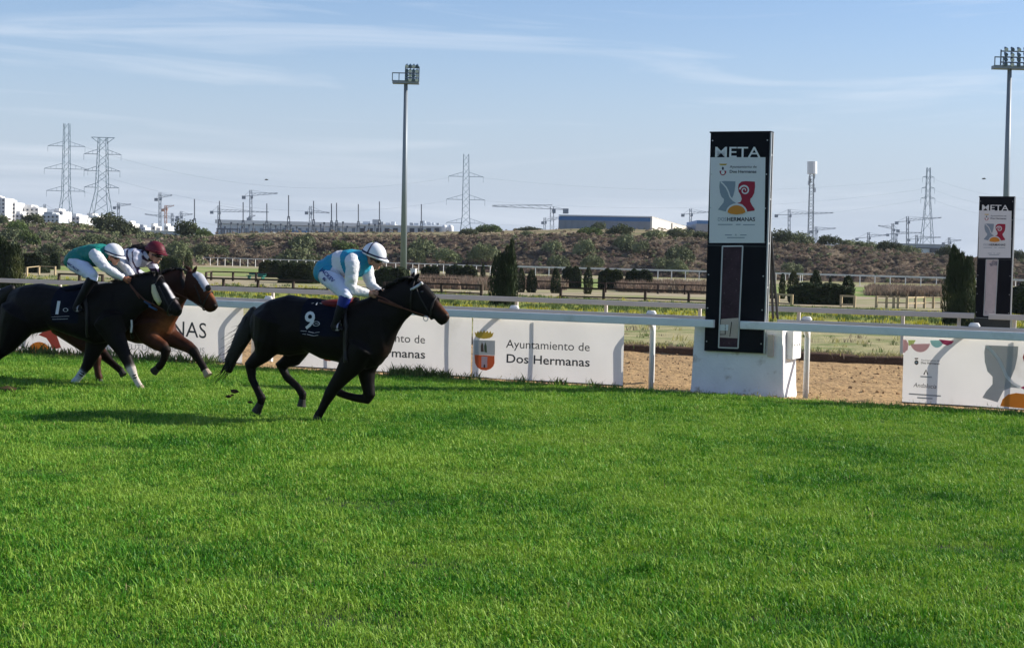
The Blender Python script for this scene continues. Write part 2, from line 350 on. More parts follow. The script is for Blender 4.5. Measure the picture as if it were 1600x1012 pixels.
# ---- flat print on vertical faces
def text_geo(s, bold=0.0, shear=0.0, space=1.0):
    cu = bpy.data.curves.new('t', 'FONT'); cu.body = s; cu.offset = bold; cu.shear = shear; cu.fill_mode = 'FRONT'; cu.resolution_u = 3; cu.size = 1.0
    ob = bpy.data.objects.new('t', cu); COL.objects.link(ob)
    dg = bpy.context.evaluated_depsgraph_get(); me = bpy.data.meshes.new_from_object(ob.evaluated_get(dg))
    v = np.array([q.co[:2] for q in me.vertices]) if len(me.vertices) else np.zeros((0, 2)); f = [tuple(p.vertices) for p in me.polygons]
    bpy.data.objects.remove(ob); bpy.data.meshes.remove(me); bpy.data.curves.remove(cu)
    return v, f
class Face:
    """a vertical printed face; shapes are given as points (a along D_, z)"""
    def __init__(s, parent, b, step=0.002, warp=None): s.p = parent; s.b = b; s.step = step; s.warp = warp
    def P(s, px, py): q = onplane(px, py, RW(0, s.b), M_); return rab(q)[0], q[2]
    def at(s, a, z, layer):
        w_ = s.warp(a, z) if s.warp else 0.0
        return RW(a, s.b + w_ - s.step * layer, z)
    def poly(s, name, pts, mat, layer=1, px=True, parent=None):
        q = [s.P(*p) for p in pts] if px else pts
        from mathutils.geometry import tessellate_polygon
        tri = tessellate_polygon([[Vector((c[0], c[1], 0)) for c in q]])
        return MB().add([s.at(*c, layer) for c in q], [tuple(t) for t in tri]).build(name, mat, parent or s.p)
    def stroke(s, name, pts, wd, mat, layer=1, px=True, closed=False):
        q = np.array([s.P(*p) for p in pts] if px else pts); n = len(q); vs = []
        wd = wd if hasattr(wd, '__len__') else [wd] * n
        for i in range(n):
            t = q[min(i+1, n-1)] - q[max(i-1, 0)]; 
            if closed: t = q[(i+1) % n] - q[i-1]
            t /= np.linalg.norm(t) + 1e-9; nn = np.array([-t[1], t[0]]) * wd[i] / 2
            vs += [s.at(*(q[i] + nn), layer), s.at(*(q[i] - nn), layer)]
        fs = [(2*i, 2*i+1, 2*i+3, 2*i+2) for i in range(n-1)] + ([(2*n-2, 2*n-1, 1, 0)] if closed else [])
        return MB().add(vs, fs).build(name, mat, s.p)
    def text(s, name, body, p0, p1, hpx, mat, layer=1, bold=0.0, px=True, shear=0.0):
        """text from baseline point p0 to baseline point p1, cap height hpx"""
        v, f = text_geo(body, bold, shear)
        if len(v) == 0: return
        A = np.array(s.P(*p0) if px else p0); B = np.array(s.P(*p1) if px else p1)
        H = (np.array(s.P(p0[0], p0[1] - hpx)) - A)[1] if px else hpx
        x0, x1 = v[:, 0].min(), v[:, 0].max(); cap = 0.73
        pts = [s.at(*(A + (B - A) * (q[0] - x0) / (x1 - x0) + np.array([0, 1]) * H * q[1] / cap), layer) for q in v]
        cxs = [(min(v[i][0] for i in g), max(v[i][0] for i in g)) for g in f]; od = sorted(range(len(f)), key=lambda i: cxs[i][0]); words = []; hi = -9
        for i in od:                                             # one part per word
            if not words or cxs[i][0] - hi > .17: words.append([])
            words[-1].append(i); hi = max(hi, cxs[i][1])
        for wf in words:
            ids = sorted({k for i in wf for k in f[i]}); mp_ = {k: n for n, k in enumerate(ids)}
            o = MB().add([pts[k] for k in ids], [tuple(mp_[k] for k in f[i]) for i in wf]).build(name, mat, s.p)
        return o
TR = 0.42
banner_m = M('banner_vinyl', (0.80, 0.78, 0.75), 0.55, 0.04, 1.5, trans=TR, spec=0.3, bump=.02, bscale=2.2, col2=(0.66, 0.63, 0.58), mixs=(1.1, .56, .74))
k_grey = M('print_grey', (0.43, 0.43, 0.42), 0.6, 0.03, trans=0.3); k_text = M('print_dark_grey', (0.06, 0.06, 0.065), 0.6, 0.03); k_lgrey = M('print_pale_grey', (0.50, 0.50, 0.50), 0.6, 0.03, trans=.3)
k_red = M('print_red', (0.45, 0.08, 0.05), 0.6, 0.03, trans=.35); k_org = M('print_orange', (0.72, 0.26, 0.03), 0.6, 0.03, trans=.35); k_gold = M('print_gold', (0.62, 0.42, 0.06), 0.6, 0.05, trans=.3)
k_white = M('print_white', (0.80, 0.79, 0.77), 0.6, 0.02, trans=.4); k_vermil = M('print_vermilion', (0.62, 0.13, 0.045), 0.6, 0.03, trans=.35)
k_pink = M('print_pink', (0.72, 0.42, 0.42), 0.6, .03, trans=.4); k_mag = M('print_magenta', (0.5, 0.07, 0.16), 0.6, .03, trans=.35); k_teal = M('print_teal', (0.36, 0.62, 0.62), 0.6, .03, trans=.4); k_lime = M('print_lime', (0.6, 0.68, 0.25), 0.6, .03, trans=.4); k_brown = M('print_brown', (0.16, 0.09, 0.06), 0.6, .03); k_olive = M('print_olive', (0.12, 0.14, 0.07), .6, .03)
def banner(a0, a1, label, ph, stakes=()):
    def warp(a, z): return 0.012 * math.sin(a * 2.1 + ph) * (1.1 - z) + 0.006 * math.sin(a * 5.3 + z * 3 + ph)
    t = empty('banner', RW((a0 + a1) / 2, .03, 0), ANG, label, 'banner', 'vinyl banners hung under the near rail')
    nx, nz = max(8, int((a1 - a0) * 8)), 8; zt, zb = 1.05, 0.03
    vs = [RW(a0 + (a1-a0)*i/nx, .03 + warp(a0 + (a1-a0)*i/nx, zb + (zt-zb)*j/nz), zb + (zt-zb)*j/nz) for j in range(nz+1) for i in range(nx+1)]
    fs = [(j*(nx+1)+i, j*(nx+1)+i+1, (j+1)*(nx+1)+i+1, (j+1)*(nx+1)+i) for j in range(nz) for i in range(nx)]
    MB().add(vs, fs).build('sheet', banner_m, t, smooth=True)
    for px_ in stakes: q = ra(px_, .10) + .12; MB().bar(RW(q, .10, -.05), RW(q, .10, 1.05), .024, 5).build('stake', steel_d, t)
    hm = MB(); hm.tube([RW(a0, .03 + warp(a0, zb), zb), RW((a0+a1)/2, .03 + warp((a0+a1)/2, zb), zb), RW(a1, .03 + warp(a1, zb), zb)], .012, 5)
    hm.build('hem', k_text, t)
    return t, Face(t, .03, .004, warp)
def arc(cx, cy, rx, ry, t0, t1, n=16): return [(cx + rx * math.cos(R(q)), cy - ry * math.sin(R(q))) for q in np.linspace(t0, t1, n)]
# banner with the town logo, far left behind horse 1
aA0, aA1 = ra(-170, .03), ra(378, .03)
t, f = banner(aA0, aA1, 'white banner with sun logo and grey letters behind the number 1 horse', .3, (150, 262))
f.poly('logo_sun', arc(61, 552, 17.5, 18, 0, 180, 20), k_org)
f.poly('logo_bust', [(60, 523), (66, 519), (72, 515), (78, 511), (86, 509), (87, 517), (89, 526), (95, 543), (82, 546), (78, 537), (72, 528)], k_red)
f.poly('logo_bust', [(26, 534), (32, 526), (40, 524), (42, 530), (40, 542), (27, 541)], k_lgrey)
f.text('logo_lettering', 'DOS HERMANAS', (112, 511), (322, 528.5), 24, k_text, 1)
f.text('tagline', 'VIVE', (108, 541), (152, 543.5), 8, k_grey, 1)
f.text('tagline', 'FUTURO', (200, 545.5), (248, 548.5), 9, k_grey, 1)
f.text('tagline', 'BECONUS', (266, 549), (319, 552), 9, k_grey, 1)
# two town hall banners
def crest(f, ox, oy, s=1.0):
    T = lambda x, y: (ox + (x - 758) * s, oy + (y - 550) * s)
    P = lambda nm, pts, m, l: f.poly(nm, [T(*p) for p in pts], m, l)
    P('crest_field', [(741, 531), (774, 532), (774, 555), (741, 554)], k_lgrey, 1)
    P('crest_shield', [(741.5, 554), (773.5, 555.5), (773.5, 567), (771.5, 572), (767, 576), (760, 578.5), (752, 577.5), (746, 573.5), (742.5, 567)], k_vermil, 2)
    P('crest_tower', [(753, 556.5), (762.3, 557), (762, 574), (752.6, 573.5)], k_white, 3)
    P('crest_door', [(756.4, 574), (756.4, 570), (757.6, 568.5), (758.8, 570), (758.8, 574.2)], k_text, 4)
    P('crest_crown', [(743.5, 525), (741.8, 518), (745, 520.5), (747.2, 516.5), (749.5, 520), (752, 516), (754.5, 519.5), (757, 515.2), (759.5, 519.6), (762, 516), (764.5, 520.2), (767, 516.8), (768.7, 521), (772, 518.8), (770, 525.5), (766, 528), (757, 529.2), (748, 527.8)], k_gold, 2)
    P('crest_figure', [(752, 549.5), (751.5, 541), (753.5, 534), (755.5, 538), (756.5, 549)], k_brown, 2)
    P('crest_figure', [(757.5, 549.5), (757, 541), (759, 534), (761, 541), (761.5, 550.5)], k_olive, 2)
aC0, aC1 = ra(737, .03), ra(973, .03); aB0 = ra(452, .03)
t, f = banner(aB0, aC0 - .03, 'white town hall banner partly hidden by the leading horse', 1.7, (508, 697))
crest(f, 514, 536, .98)
f.text('lettering', 'Ayuntamiento de', (540, 529.5), (664, 536.5), 13, k_text)
f.text('lettering', 'Dos Hermanas', (540, 553.5), (664, 560), 13.5, k_text, bold=.012)
t, f = banner(aC0, aC1, 'white town hall banner with crowned crest, rightmost before the finish post', 2.9, (829,))
crest(f, 758, 550)
f.text('lettering', 'Ayuntamiento de', (791, 543), (921, 548.5), 13.5, k_text)
f.text('lettering', 'Dos Hermanas', (792, 566), (921, 572.5), 14, k_text, bold=.012)
# sponsor banner on the right
aD0 = ra(1410, .03)
t, f = banner(aD0, 8.6, 'white banner at right edge with grey bust, orange sun and pastel dots', 4.0, (1575,))
f.poly('pastel_dot', [(1411, 530), (1416, 531), (1419.5, 537), (1418.5, 546), (1413, 551), (1411, 551.5)], k_pink, 1)
f.poly('pastel_dot', [(1419, 531), (1431, 531), (1427, 538), (1420, 540)], k_lime, 1)
f.poly('pastel_dot', arc(1438, 534, 15.5, 16, 192, 350, 14), k_pink, 2)
f.poly('pastel_dot', arc(1464, 531, 10.5, 12, 182, 358, 12), k_teal, 2)
f.poly('pastel_dot', [(1467, 530), (1491, 532.5), (1487, 537), (1480, 539.5), (1473, 537)], k_mag, 3)
f.poly('emblem', arc(1432, 566, 3.2, 3.8, 0, 360, 14)[:-1], k_brown, 1); f.poly('emblem', arc(1432, 566, 1.6, 2, 0, 360, 10)[:-1], k_white, 2); f.poly('emblem', [(1429, 559), (1435, 559), (1434.5, 561), (1429.5, 561)], k_brown, 1)
f.text('small_print', 'Ayuntamiento de', (1439, 563.5), (1468, 565), 3, k_text); f.text('small_print', 'Dos Hermanas', (1439, 568), (1468, 569.5), 3.4, k_text, bold=.02)
f.stroke('emblem', [(1443.5, 585), (1447, 577.5), (1449.5, 585)], .018, k_text)
f.stroke('emblem_line', [(1438, 588), (1456, 589)], .02, k_grey)
f.text('script_lettering', 'Andalucía', (1427, 604), (1463, 607), 7, k_text, shear=.25)
f.stroke('small_print_line', [(1420, 615), (1470, 618.5)], .022, k_grey); f.stroke('small_print_line', [(1433, 621), (1457, 622.5)], .022, k_grey)
f.poly('logo_bust', [(1540, 539), (1591, 541), (1590, 556), (1586, 575), (1580, 590), (1577, 592), (1575, 594), (1592, 606), (1580, 605), (1568, 610), (1559, 628), (1535, 621), (1541, 611), (1551, 600), (1551, 588), (1543, 580), (1539, 565), (1538, 550)], k_grey, 1)
f.stroke('logo_line', [(1541, 540), (1551, 549), (1560, 560), (1567, 574), (1573, 588), (1584, 599), (1594, 605)], .045, k_white, 2)
f.poly('logo_sun', [(1563, 634), (1567, 623), (1575, 616), (1588, 613.5), (1602, 615), (1614, 620), (1620, 630), (1622, 640)], k_org, 3)
f.poly('logo_bust', [(1600, 552), (1598, 558), (1600, 565), (1625, 570), (1640, 545), (1610, 545)], k_red, 1)
f.poly('logo_bust', [(1594, 605), (1600, 603), (1612, 602), (1625, 612), (1620, 618), (1604, 610)], k_mag, 1)

# ================================================================== FINISH POSTS
navy = M('black_panel', (0.003, 0.004, 0.008), 0.55, 0.2, 3, spec=0.12)
panel_w = M('poster_white', (0.66, 0.66, 0.66), 0.45, 0.03, 2)
plum = M('plum_painted_reflection', (0.045, 0.022, 0.032), 0.4, 0.5, 4, col2=(0.17, 0.12, 0.14), mixs=(22, 0.60, 0.76), spec=0.15)  # speckled dark reflection of the grandstand, painted into the mirror colour
beige_g = M('beige_reflection_and_box', (0.52, 0.42, 0.36), 0.3, 0.1, 5)  # beige part of the painted reflection; also colours the lamp box
pinkish = M('pale_painted_reflection', (0.52, 0.43, 0.42), 0.25, 0.1, 6, col2=(0.16, 0.15, 0.18), mixs=(3.0, 0.58, 0.66))  # far mirror: pale reflection with dark patches painted into its colour
alu = M('aluminium', (0.45, 0.46, 0.47), 0.4, 0.08, 6, metal=.6)
p_text = M('poster_ink', (0.03, 0.04, 0.06), .6, .02); p_grey = M('poster_grey', (0.24, 0.29, 0.34), .6, .02); p_red = M('poster_red', (0.33, 0.015, 0.04), .6, .02); p_org = M('poster_orange', (0.62, 0.24, 0.03), .6, .02); p_white = M('poster_letters', (0.72, 0.72, 0.71), .5, .02)
BM = 0.05
def fp(px, py): q = onplane(px, py, RW(0, BM), M_); return rab(q)[0], q[2]
aL, zTop = fp(1110.5, 208); aRt, _ = fp(1203, 208); _, zBot = fp(1150, 550)
aM = (aL + aRt) / 2; wM = aRt - aL
def build_meta(mirror_mat, mirror_low):
    t = empty('finish_post', RW(aM, BM, 0), ANG, 'tall black META finish post with dark mirror on a white concrete base', 'finish post')
    dep = .17
    MB().box(RW(aM, BM + dep/2, (zTop + zBot)/2), (wM, dep, zTop - zBot), D_, M_).build('board', navy, t)
    for b_ in (BM + .03, BM + dep - .03):                    # aluminium edge strips on the lit side
        mb = MB(); mb.box(RW(aRt + .012, b_, (zTop + zBot)/2), (.024, .035, zTop - zBot + .01), D_, M_); mb.build('edge_strip', alu, t)
    for k in range(5):
        z = zBot + (zTop - zBot) * (k + .5) / 5; MB().box(RW(aRt + .008, BM + dep/2, z), (.016, dep - .07, .03), D_, M_).build('edge_brace', alu, t)
    MB().box(RW(aM, BM + dep/2, zTop + .011), (wM + .03, dep + .02, .022), D_, M_).build('top_cap', navy, t)
    for zj in (zBot + (zTop - zBot) * .485,):
        MB().box(RW(aM, BM - .002, zj), (wM - .01, .012, .018), D_, M_).build('panel_joint', steel_d, t)
    for zj in np.linspace(zBot + .15, zTop - .12, 7):
        for aj in (aM - wM/2 + .035, aM + wM/2 - .035): MB().tube([RW(aj, BM + .002, zj), RW(aj, BM - .008, zj)], .011, 7).build('rivet', alu, t)
    f = Face(t, BM, .003)
    C = lambda x, y: (1090 + x / 2.808, 200 + y / 2.808)
    f.poly('poster', [C(56, 129), C(298, 129), C(293, 504), C(51, 504)], panel_w, 1)
    f.text('lettering', 'META', C(77, 128), C(276, 129), 16.8, p_white, 2, bold=.006)
    Z = lambda x, y: (1110 + x / 6.75, 240 + y / 6.747)
    f.poly('crest', [Z(98, 182), Z(168, 182), Z(166, 205), Z(150, 226), Z(133, 232), Z(115, 226), Z(100, 205)], p_red, 2)
    f.poly('crest', arc(*Z(133, 200), 3, 3.2, 0, 360, 12)[:-1], p_white, 3)
    f.poly('crest', [Z(92, 108), Z(178, 108), Z(165, 124), Z(105, 124)], k_gold, 2); f.poly('crest', [Z(122, 145), Z(133, 140), Z(144, 150), Z(140, 172), Z(124, 172)], p_text, 2)
    f.text('lettering', 'Ayuntamiento de', Z(206, 152), Z(488, 152), 4.2, p_text, 2); f.text('lettering', 'Dos Hermanas', Z(204, 204), Z(486, 204), 4.6, p_text, 2, bold=.02)
    f.poly('logo_bust', [Z(*q) for q in ((100, 296), (150, 290), (265, 294), (263, 340), (255, 395), (243, 440), (232, 468), (215, 478), (230, 490), (282, 520), (240, 530), (205, 550), (180, 580), (165, 612), (80, 592), (108, 555), (140, 515), (145, 480), (120, 458), (102, 410), (95, 350))], p_grey, 2)
    f.stroke('logo_line', [Z(*q) for q in ((112, 300), (140, 325), (170, 360), (192, 405), (208, 455), (240, 492), (285, 522))], .022, panel_w, 3)
    f.poly('logo_bust', [Z(*q) for q in ((300, 322), (330, 296), (370, 291), (470, 296), (472, 350), (462, 420), (440, 462), (424, 475), (420, 505), (440, 545), (468, 585), (465, 602), (385, 612), (370, 570), (335, 535), (285, 522), (318, 512), (332, 480), (320, 435), (300, 405), (292, 360))], p_red, 2)
    sp_ = [Z(362 + (8 + 46 * q) * math.cos(R(-30 + 560 * q)) , 388 - (8 + 46 * q) * math.sin(R(-30 + 560 * q))) for q in np.linspace(0, 1, 40)]
    f.stroke('logo_spiral', sp_, list(np.linspace(.012, .028, 40)), panel_w, 3)
    f.poly('logo_sun_rim', [Z(165, 620)] + [Z(278 + 112 * math.cos(R(q)), 622 - 95 * math.sin(R(q))) for q in np.linspace(175, 5, 20)] + [Z(390, 620)], panel_w, 4)
    f.poly('logo_sun', [Z(278 + 94 * math.cos(R(q)), 620 - 75 * math.sin(R(q))) for q in np.linspace(180, 0, 20)] + [Z(340, 634), Z(278, 642), Z(215, 634)], p_org, 5)
    f.text('lettering', 'DOS', Z(80, 710), Z(168, 712), 6, p_grey, 2); f.text('lettering', 'HERMANAS', Z(176, 712), Z(472, 712), 6.3, p_text, 2, bold=.02)
    for x0, x1, y in ((80, 235, 748), (270, 320, 748), (345, 470, 750), (155, 228, 858), (315, 382, 858), (178, 362, 886)): f.stroke('small_print_line', [Z(x0, y), Z(x1, y)], .014, p_grey, 2)
    f.poly('emblem', [Z(262, 865), Z(270, 842), (Z(278, 865))], p_grey, 2)
    # mirror strip, its reflection painted in flat colours, and its frame
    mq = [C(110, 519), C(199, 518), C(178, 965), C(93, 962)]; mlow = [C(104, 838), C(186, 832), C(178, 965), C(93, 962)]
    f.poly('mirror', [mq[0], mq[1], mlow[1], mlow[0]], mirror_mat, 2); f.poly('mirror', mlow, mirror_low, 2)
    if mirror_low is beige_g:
        f.poly('painted_reflection_bar', [C(97, 862), C(136, 862), C(134, 888), C(95, 888)], p_white, 3)  # reflected bars painted on the lower mirror as flat shapes
        f.stroke('painted_reflection_bar', [C(150, 850), C(142, 915)], .012, navy, 3); f.stroke('painted_reflection_bar', [C(97, 905), C(122, 905), C(122, 862)], .014, navy, 3)
        f.poly('mirror', [C(97, 918), C(180, 922), C(178, 965), C(93, 962)], plum, 3)  # dark patch of the painted reflection, laid over the lower mirror
    q = [f.P(*p) for p in mq]
    for i in range(4):
        p0, p1 = q[i], q[(i+1) % 4]; MB().bar(RW(p0[0], BM - .012, p0[1]), RW(p1[0], BM - .012, p1[1]), .014, 4).build('mirror_frame', alu, t)
    # brace behind
    a1, z1 = fp(1206, 360)
    for pa, pb in (((1204, 362), (1215, 497)), ((1202, 366), (1208, 497))):
        q0 = onplane(*pa, RW(0, BM + dep), M_); q1 = onplane(*pb, RW(0, BM + dep + 1.1), M_); MB().bar(q0, q1, .022, 5).build('brace', steel_d, t)
    MB().box(RW(aRt - .3, BM + dep + .07, zBot - .05 + .3), (.05, .1, 1.0), D_, M_).build('brace', steel_d, t)
    return t
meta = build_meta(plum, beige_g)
base_a0, base_a1 = ra(1080, .11), ra(1222, .11)
fb = Face(meta, .11); zbt = 1.06
bsm = MB(); zb_ = -.08
vsb = []
for z, ex in ((zb_, .02), (.12, .0), (zbt - .02, -.025), (zbt, -.04)):
    vsb.append([RW(base_a0 - ex, .11 - ex*.5, z), RW(base_a1 + ex, .11 - ex*.5, z), RW(base_a1 + ex, .96 + ex, z), RW(base_a0 - ex, .96 + ex, z)])
bsm.add([p for r in vsb for p in r], [(i*4+j, i*4+(j+1) % 4, (i+1)*4+(j+1) % 4, (i+1)*4+j) for i in range(3) for j in range(4)] + [(0, 3, 2, 1), (12, 13, 14, 15)])
bsm.build('base', concrete_w, meta)
jb = MB(); jb.box(RW(base_a1 + .04, .60, .80), (.10, .50, .44), D_, M_); jbo = jb.build('junction_box', whitem, meta)
for k in range(3): MB().tube([RW(base_a1 + .088, .45 + .14*k, .80), RW(base_a1 + .097, .45 + .14*k, .80)], .014, 8).build('bolt', steel_d, jbo)
a_, z_ = fp(1200, 532)
MB().box(RW(aRt + .11, .085, .79), (.09, .05, .34), D_, M_).build('lamp_box', beige_g, meta)

# far post: a copy, smaller, standing beyond the far rail
far = copy_tree(meta)
for c in kids(far):
    if c.name.startswith(('base', 'junction_box', 'lamp_box')):
        for g in kids(c): bpy.data.objects.remove(g)
        bpy.data.objects.remove(c)
    elif c.name.startswith('painted_reflection_bar'): bpy.data.objects.remove(c)
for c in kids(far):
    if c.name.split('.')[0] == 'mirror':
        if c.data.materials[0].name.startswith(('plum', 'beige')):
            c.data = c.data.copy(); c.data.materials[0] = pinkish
B_F = B_R2 + .35
sc_f = 0.537 / (26.6) * 1.0
aF_ = rab(onplane(1554, 402, RW(0, B_F), M_))[0]; pf = RW(aF_, B_F); pn = RW(aM, BM)
fdepth = lambda p: (np.array(p) - CAM) @ F_
s_f = 0.552 * fdepth(pf) / fdepth(pn)
zt_f = onplane(1553, 308, pf, M_)[2]
far.scale = (s_f,) * 3; far.location = (pf[0], pf[1], zt_f - zTop * s_f)
far['label'] = 'smaller META finish post with pale mirror, far side of the sand at right edge'
bz = far.location.z + zBot * s_f
MB().box((pf + M_ * .14 + np.array([0, 0, bz / 2 - .06])), (wM * s_f * 1.05, .4, bz + .1), D_, M_).build('base', steel_d, far)

# ================================================================== VEGETATION
leaf_bush = M('olive_foliage', (0.125, 0.150, 0.068), 0.7, 0.35, 0.7, inst=.25, trans=.10, spec=.25, col2=(0.22, 0.235, 0.125), mixs=(.35, .5, .65))
leaf_green = M('green_foliage', (0.10, 0.145, 0.04), 0.7, 0.35, 0.7, inst=.2, trans=.25, spec=.25)
leaf_ever = M('evergreen_foliage', (0.065, 0.08, 0.036), 0.75, 0.4, .7, inst=.15, trans=.2, spec=.2, col2=(0.12, 0.14, 0.065), mixs=(.5, .5, .66))
leaf_dark = M('cypress_foliage', (0.028, 0.042, 0.016), 0.75, 0.4, 1.2, inst=.15, trans=.15, spec=.2, col2=(0.09, 0.10, 0.03), mixs=(.5, .54, .68))
leaf_dry = M('dry_weeds', (0.22, 0.16, 0.12), 0.9, 0.35, 1.5, inst=.3, trans=.3, spec=.1)
leaf_tan = M('dry_scrub', (0.25, 0.205, 0.15), 0.9, 0.35, 1.5, inst=.4, trans=.25, spec=.1)
bark = M('bark', (0.10, 0.075, 0.055), 0.9, 0.3, 9)
def leaves(n, fn, size, seed, up=0.0):
    r = np.random.default_rng(seed); vs = np.zeros((n * 4, 3)); fs = []
    for i in range(n):
        p, nrm = fn(r); s = size * r.uniform(.55, 1.25)
        x = r.normal(size=3) + np.array(nrm) * .0; x /= np.linalg.norm(x); nn = r.normal(size=3) * .8 + np.array(nrm); 
        if up: x = np.array([r.normal() * .35, r.normal() * .35, 1.0]); x /= np.linalg.norm(x)
        y = np.cross(nn, x); y /= np.linalg.norm(y) + 1e-9
        a = x * s * (1.7 if up else .75); b = y * s * (.38 if up else .55)
        vs[i*4:i*4+4] = [p - a * .6, p + b, p + a, p - b]; fs.append((i*4, i*4+1, i*4+2, i*4+3))
    return vs, fs
def lobes_fn(lobes):
    ws = np.array([l[3] ** 2 for l in lobes]); ws = ws / ws.sum()
    def fn(r):
        l = lobes[r.choice(len(lobes), p=ws)]; d = r.normal(size=3); d /= np.linalg.norm(d)
        if d[2] < -.35: d[2] *= -.5
        q = l[3] * (0.55 + 0.5 * r.random() ** .5) * (1 + .16 * math.sin(9 * d[0] + 4 * l[0]) * math.cos(7 * d[2]))
        return np.array(l[:3]) + d * q * np.array([1, 1, .9]), d
    return fn
def bush_mesh(seed, mat, n=2600, size=.062, tall=.8):
    r = np.random.default_rng(seed); lob = [(0, 0, .42 * tall, .42)]
    for k in range(6): a = r.uniform(0, 6.28); lob.append((.38 * math.cos(a), .3 * math.sin(a), r.uniform(.2, .62) * tall, r.uniform(.2, .34)))
    vs, fs = leaves(n, lobes_fn(lob), size, seed)
    vs[:, 2] = np.maximum(vs[:, 2], -.03)
    me = bpy.data.meshes.new('crown'); me.from_pydata(vs.tolist(), [], fs); me.materials.append(mat); return me
def column_mesh(seed, mat, n=1500, size=.035, heads=1, w_=.13):
    r = np.random.default_rng(seed); hd = [(r.uniform(-.5, .5) * w_ * 2 * (heads > 1), r.uniform(-.1, .1) * (heads > 1), r.uniform(.78, 1.0) if i else 1.0, w_ * r.uniform(.75, 1.1)) for i in range(heads)]
    def fn(r):
        h = hd[r.integers(len(hd))]; t = r.random(); a = r.uniform(0, 6.28)
        rad = h[3] * (0.62 + .38 * math.sin(min(1, t * 1.5 + .2) * math.pi / 2)) * (1 - max(0, t - .55) ** 1.4 * 2.2) * (.75 + .3 * r.random()) * (1 + .14 * math.sin(a * 5 + t * 11))
        return np.array([h[0] + rad * math.cos(a), h[1] + rad * math.sin(a), t * h[2]]), (math.cos(a), math.sin(a), .5)
    vs, fs = leaves(n, fn, size, seed, up=1.0); vs[:, 2] = np.maximum(vs[:, 2], 0)
    me = bpy.data.meshes.new('foliage'); me.from_pydata(vs.tolist(), [], fs); me.materials.append(mat); return me
def hedge_mesh(seed, mat, n=5200, size=.075):
    def fn(r):
        q = [r.uniform(-.5, .5), r.uniform(-.5, .5), r.uniform(0, 1)]
        k = r.integers(3); 
        if k == 0: q[0] = math.copysign(.5, q[0]) * r.uniform(.93, 1.03)
        elif k == 1: q[1] = math.copysign(.5, q[1]) * r.uniform(.85, 1.05)
        else: q[2] = r.uniform(.9, 1.04)
        q[2] *= 1 - .10 * abs(2 * q[0]) ** 5 + .05 * math.sin(q[0] * 13 + seed) + .03 * math.sin(q[0] * 31 + seed * 2); q[0] *= 1 - .07 * q[2] ** 3
        return np.array(q), (q[0], q[1], q[2] - .4)
    vs, fs = leaves(n, fn, size, seed, up=0); k = len(vs); c8 = np.array([[x * .45, y * .42, z] for x, y, z in ((-1,-1,0),(1,-1,0),(1,1,0),(-1,1,0),(-1,-1,.9),(1,-1,.9),(1,1,.9),(-1,1,.9))])
    vs = np.vstack([vs, c8]); fs += [tuple(i + k for i in f) for f in ((0,3,2,1),(4,5,6,7),(0,1,5,4),(1,2,6,5),(2,3,7,6),(3,0,4,7))]
    me = bpy.data.meshes.new('foliage'); me.from_pydata(vs.tolist(), [], fs); me.materials.append(mat); return me
BUSH = {'o': [bush_mesh(10 + k, leaf_bush) for k in range(5)], 'g': [bush_mesh(20 + k, leaf_green) for k in range(3)], 'd': [bush_mesh(30 + k, leaf_ever, 2600, .06) for k in range(3)]}
CYP = [column_mesh(40 + k, leaf_dark, w_=.16) for k in range(4)]
CYPW = [column_mesh(50 + k, leaf_dark, 9000, .026, heads=8, w_=.17) for k in range(2)]
trunk_me = MB().tube([(0, 0, -.03), (0.01, 0, .25), (0, .01, .5)], [.035, .028, .012], 6)
tkm = bpy.data.meshes.new('trunk'); tkm.from_pydata(trunk_me.v, [], trunk_me.f); tkm.materials.append(bark)
def plant(name, cat, label, me, part, px0, px1, ytop, ybot, Y, group, depth_ratio=.8, zbase=None, trunk=True, wd=1.0):
    c = W((px0 + px1) / 2, ybot, Y); tpt = W((px0 + px1) / 2, ytop, Y)
    z0 = c[2] if zbase is None else zbase
    wid = (px1 - px0) / FPX * Y; h = tpt[2] - z0
    t = empty(name, (c[0], c[1], z0), random.uniform(-.15, .15), label, cat, group)
    vv = np.array([v.co[:] for v in me.vertices]); ext = vv[:, 0].max() - vv[:, 0].min(); eh = vv[:, 2].max()
    o = bpy.data.objects.new(part, me); COL.objects.link(o); o.parent = t; sx = wid / ext * wd; o.scale = (sx, sx * depth_ratio, h / eh); o.rotation_euler = (0, 0, 0)
    if random.random() < .5: o.rotation_euler = (0, 0, math.pi)
    if trunk:
        k = bpy.data.objects.new('trunk', tkm); COL.objects.link(k); k.parent = t; k.scale = (min(sx, h), min(sx, h), h * 1.0)
    return t
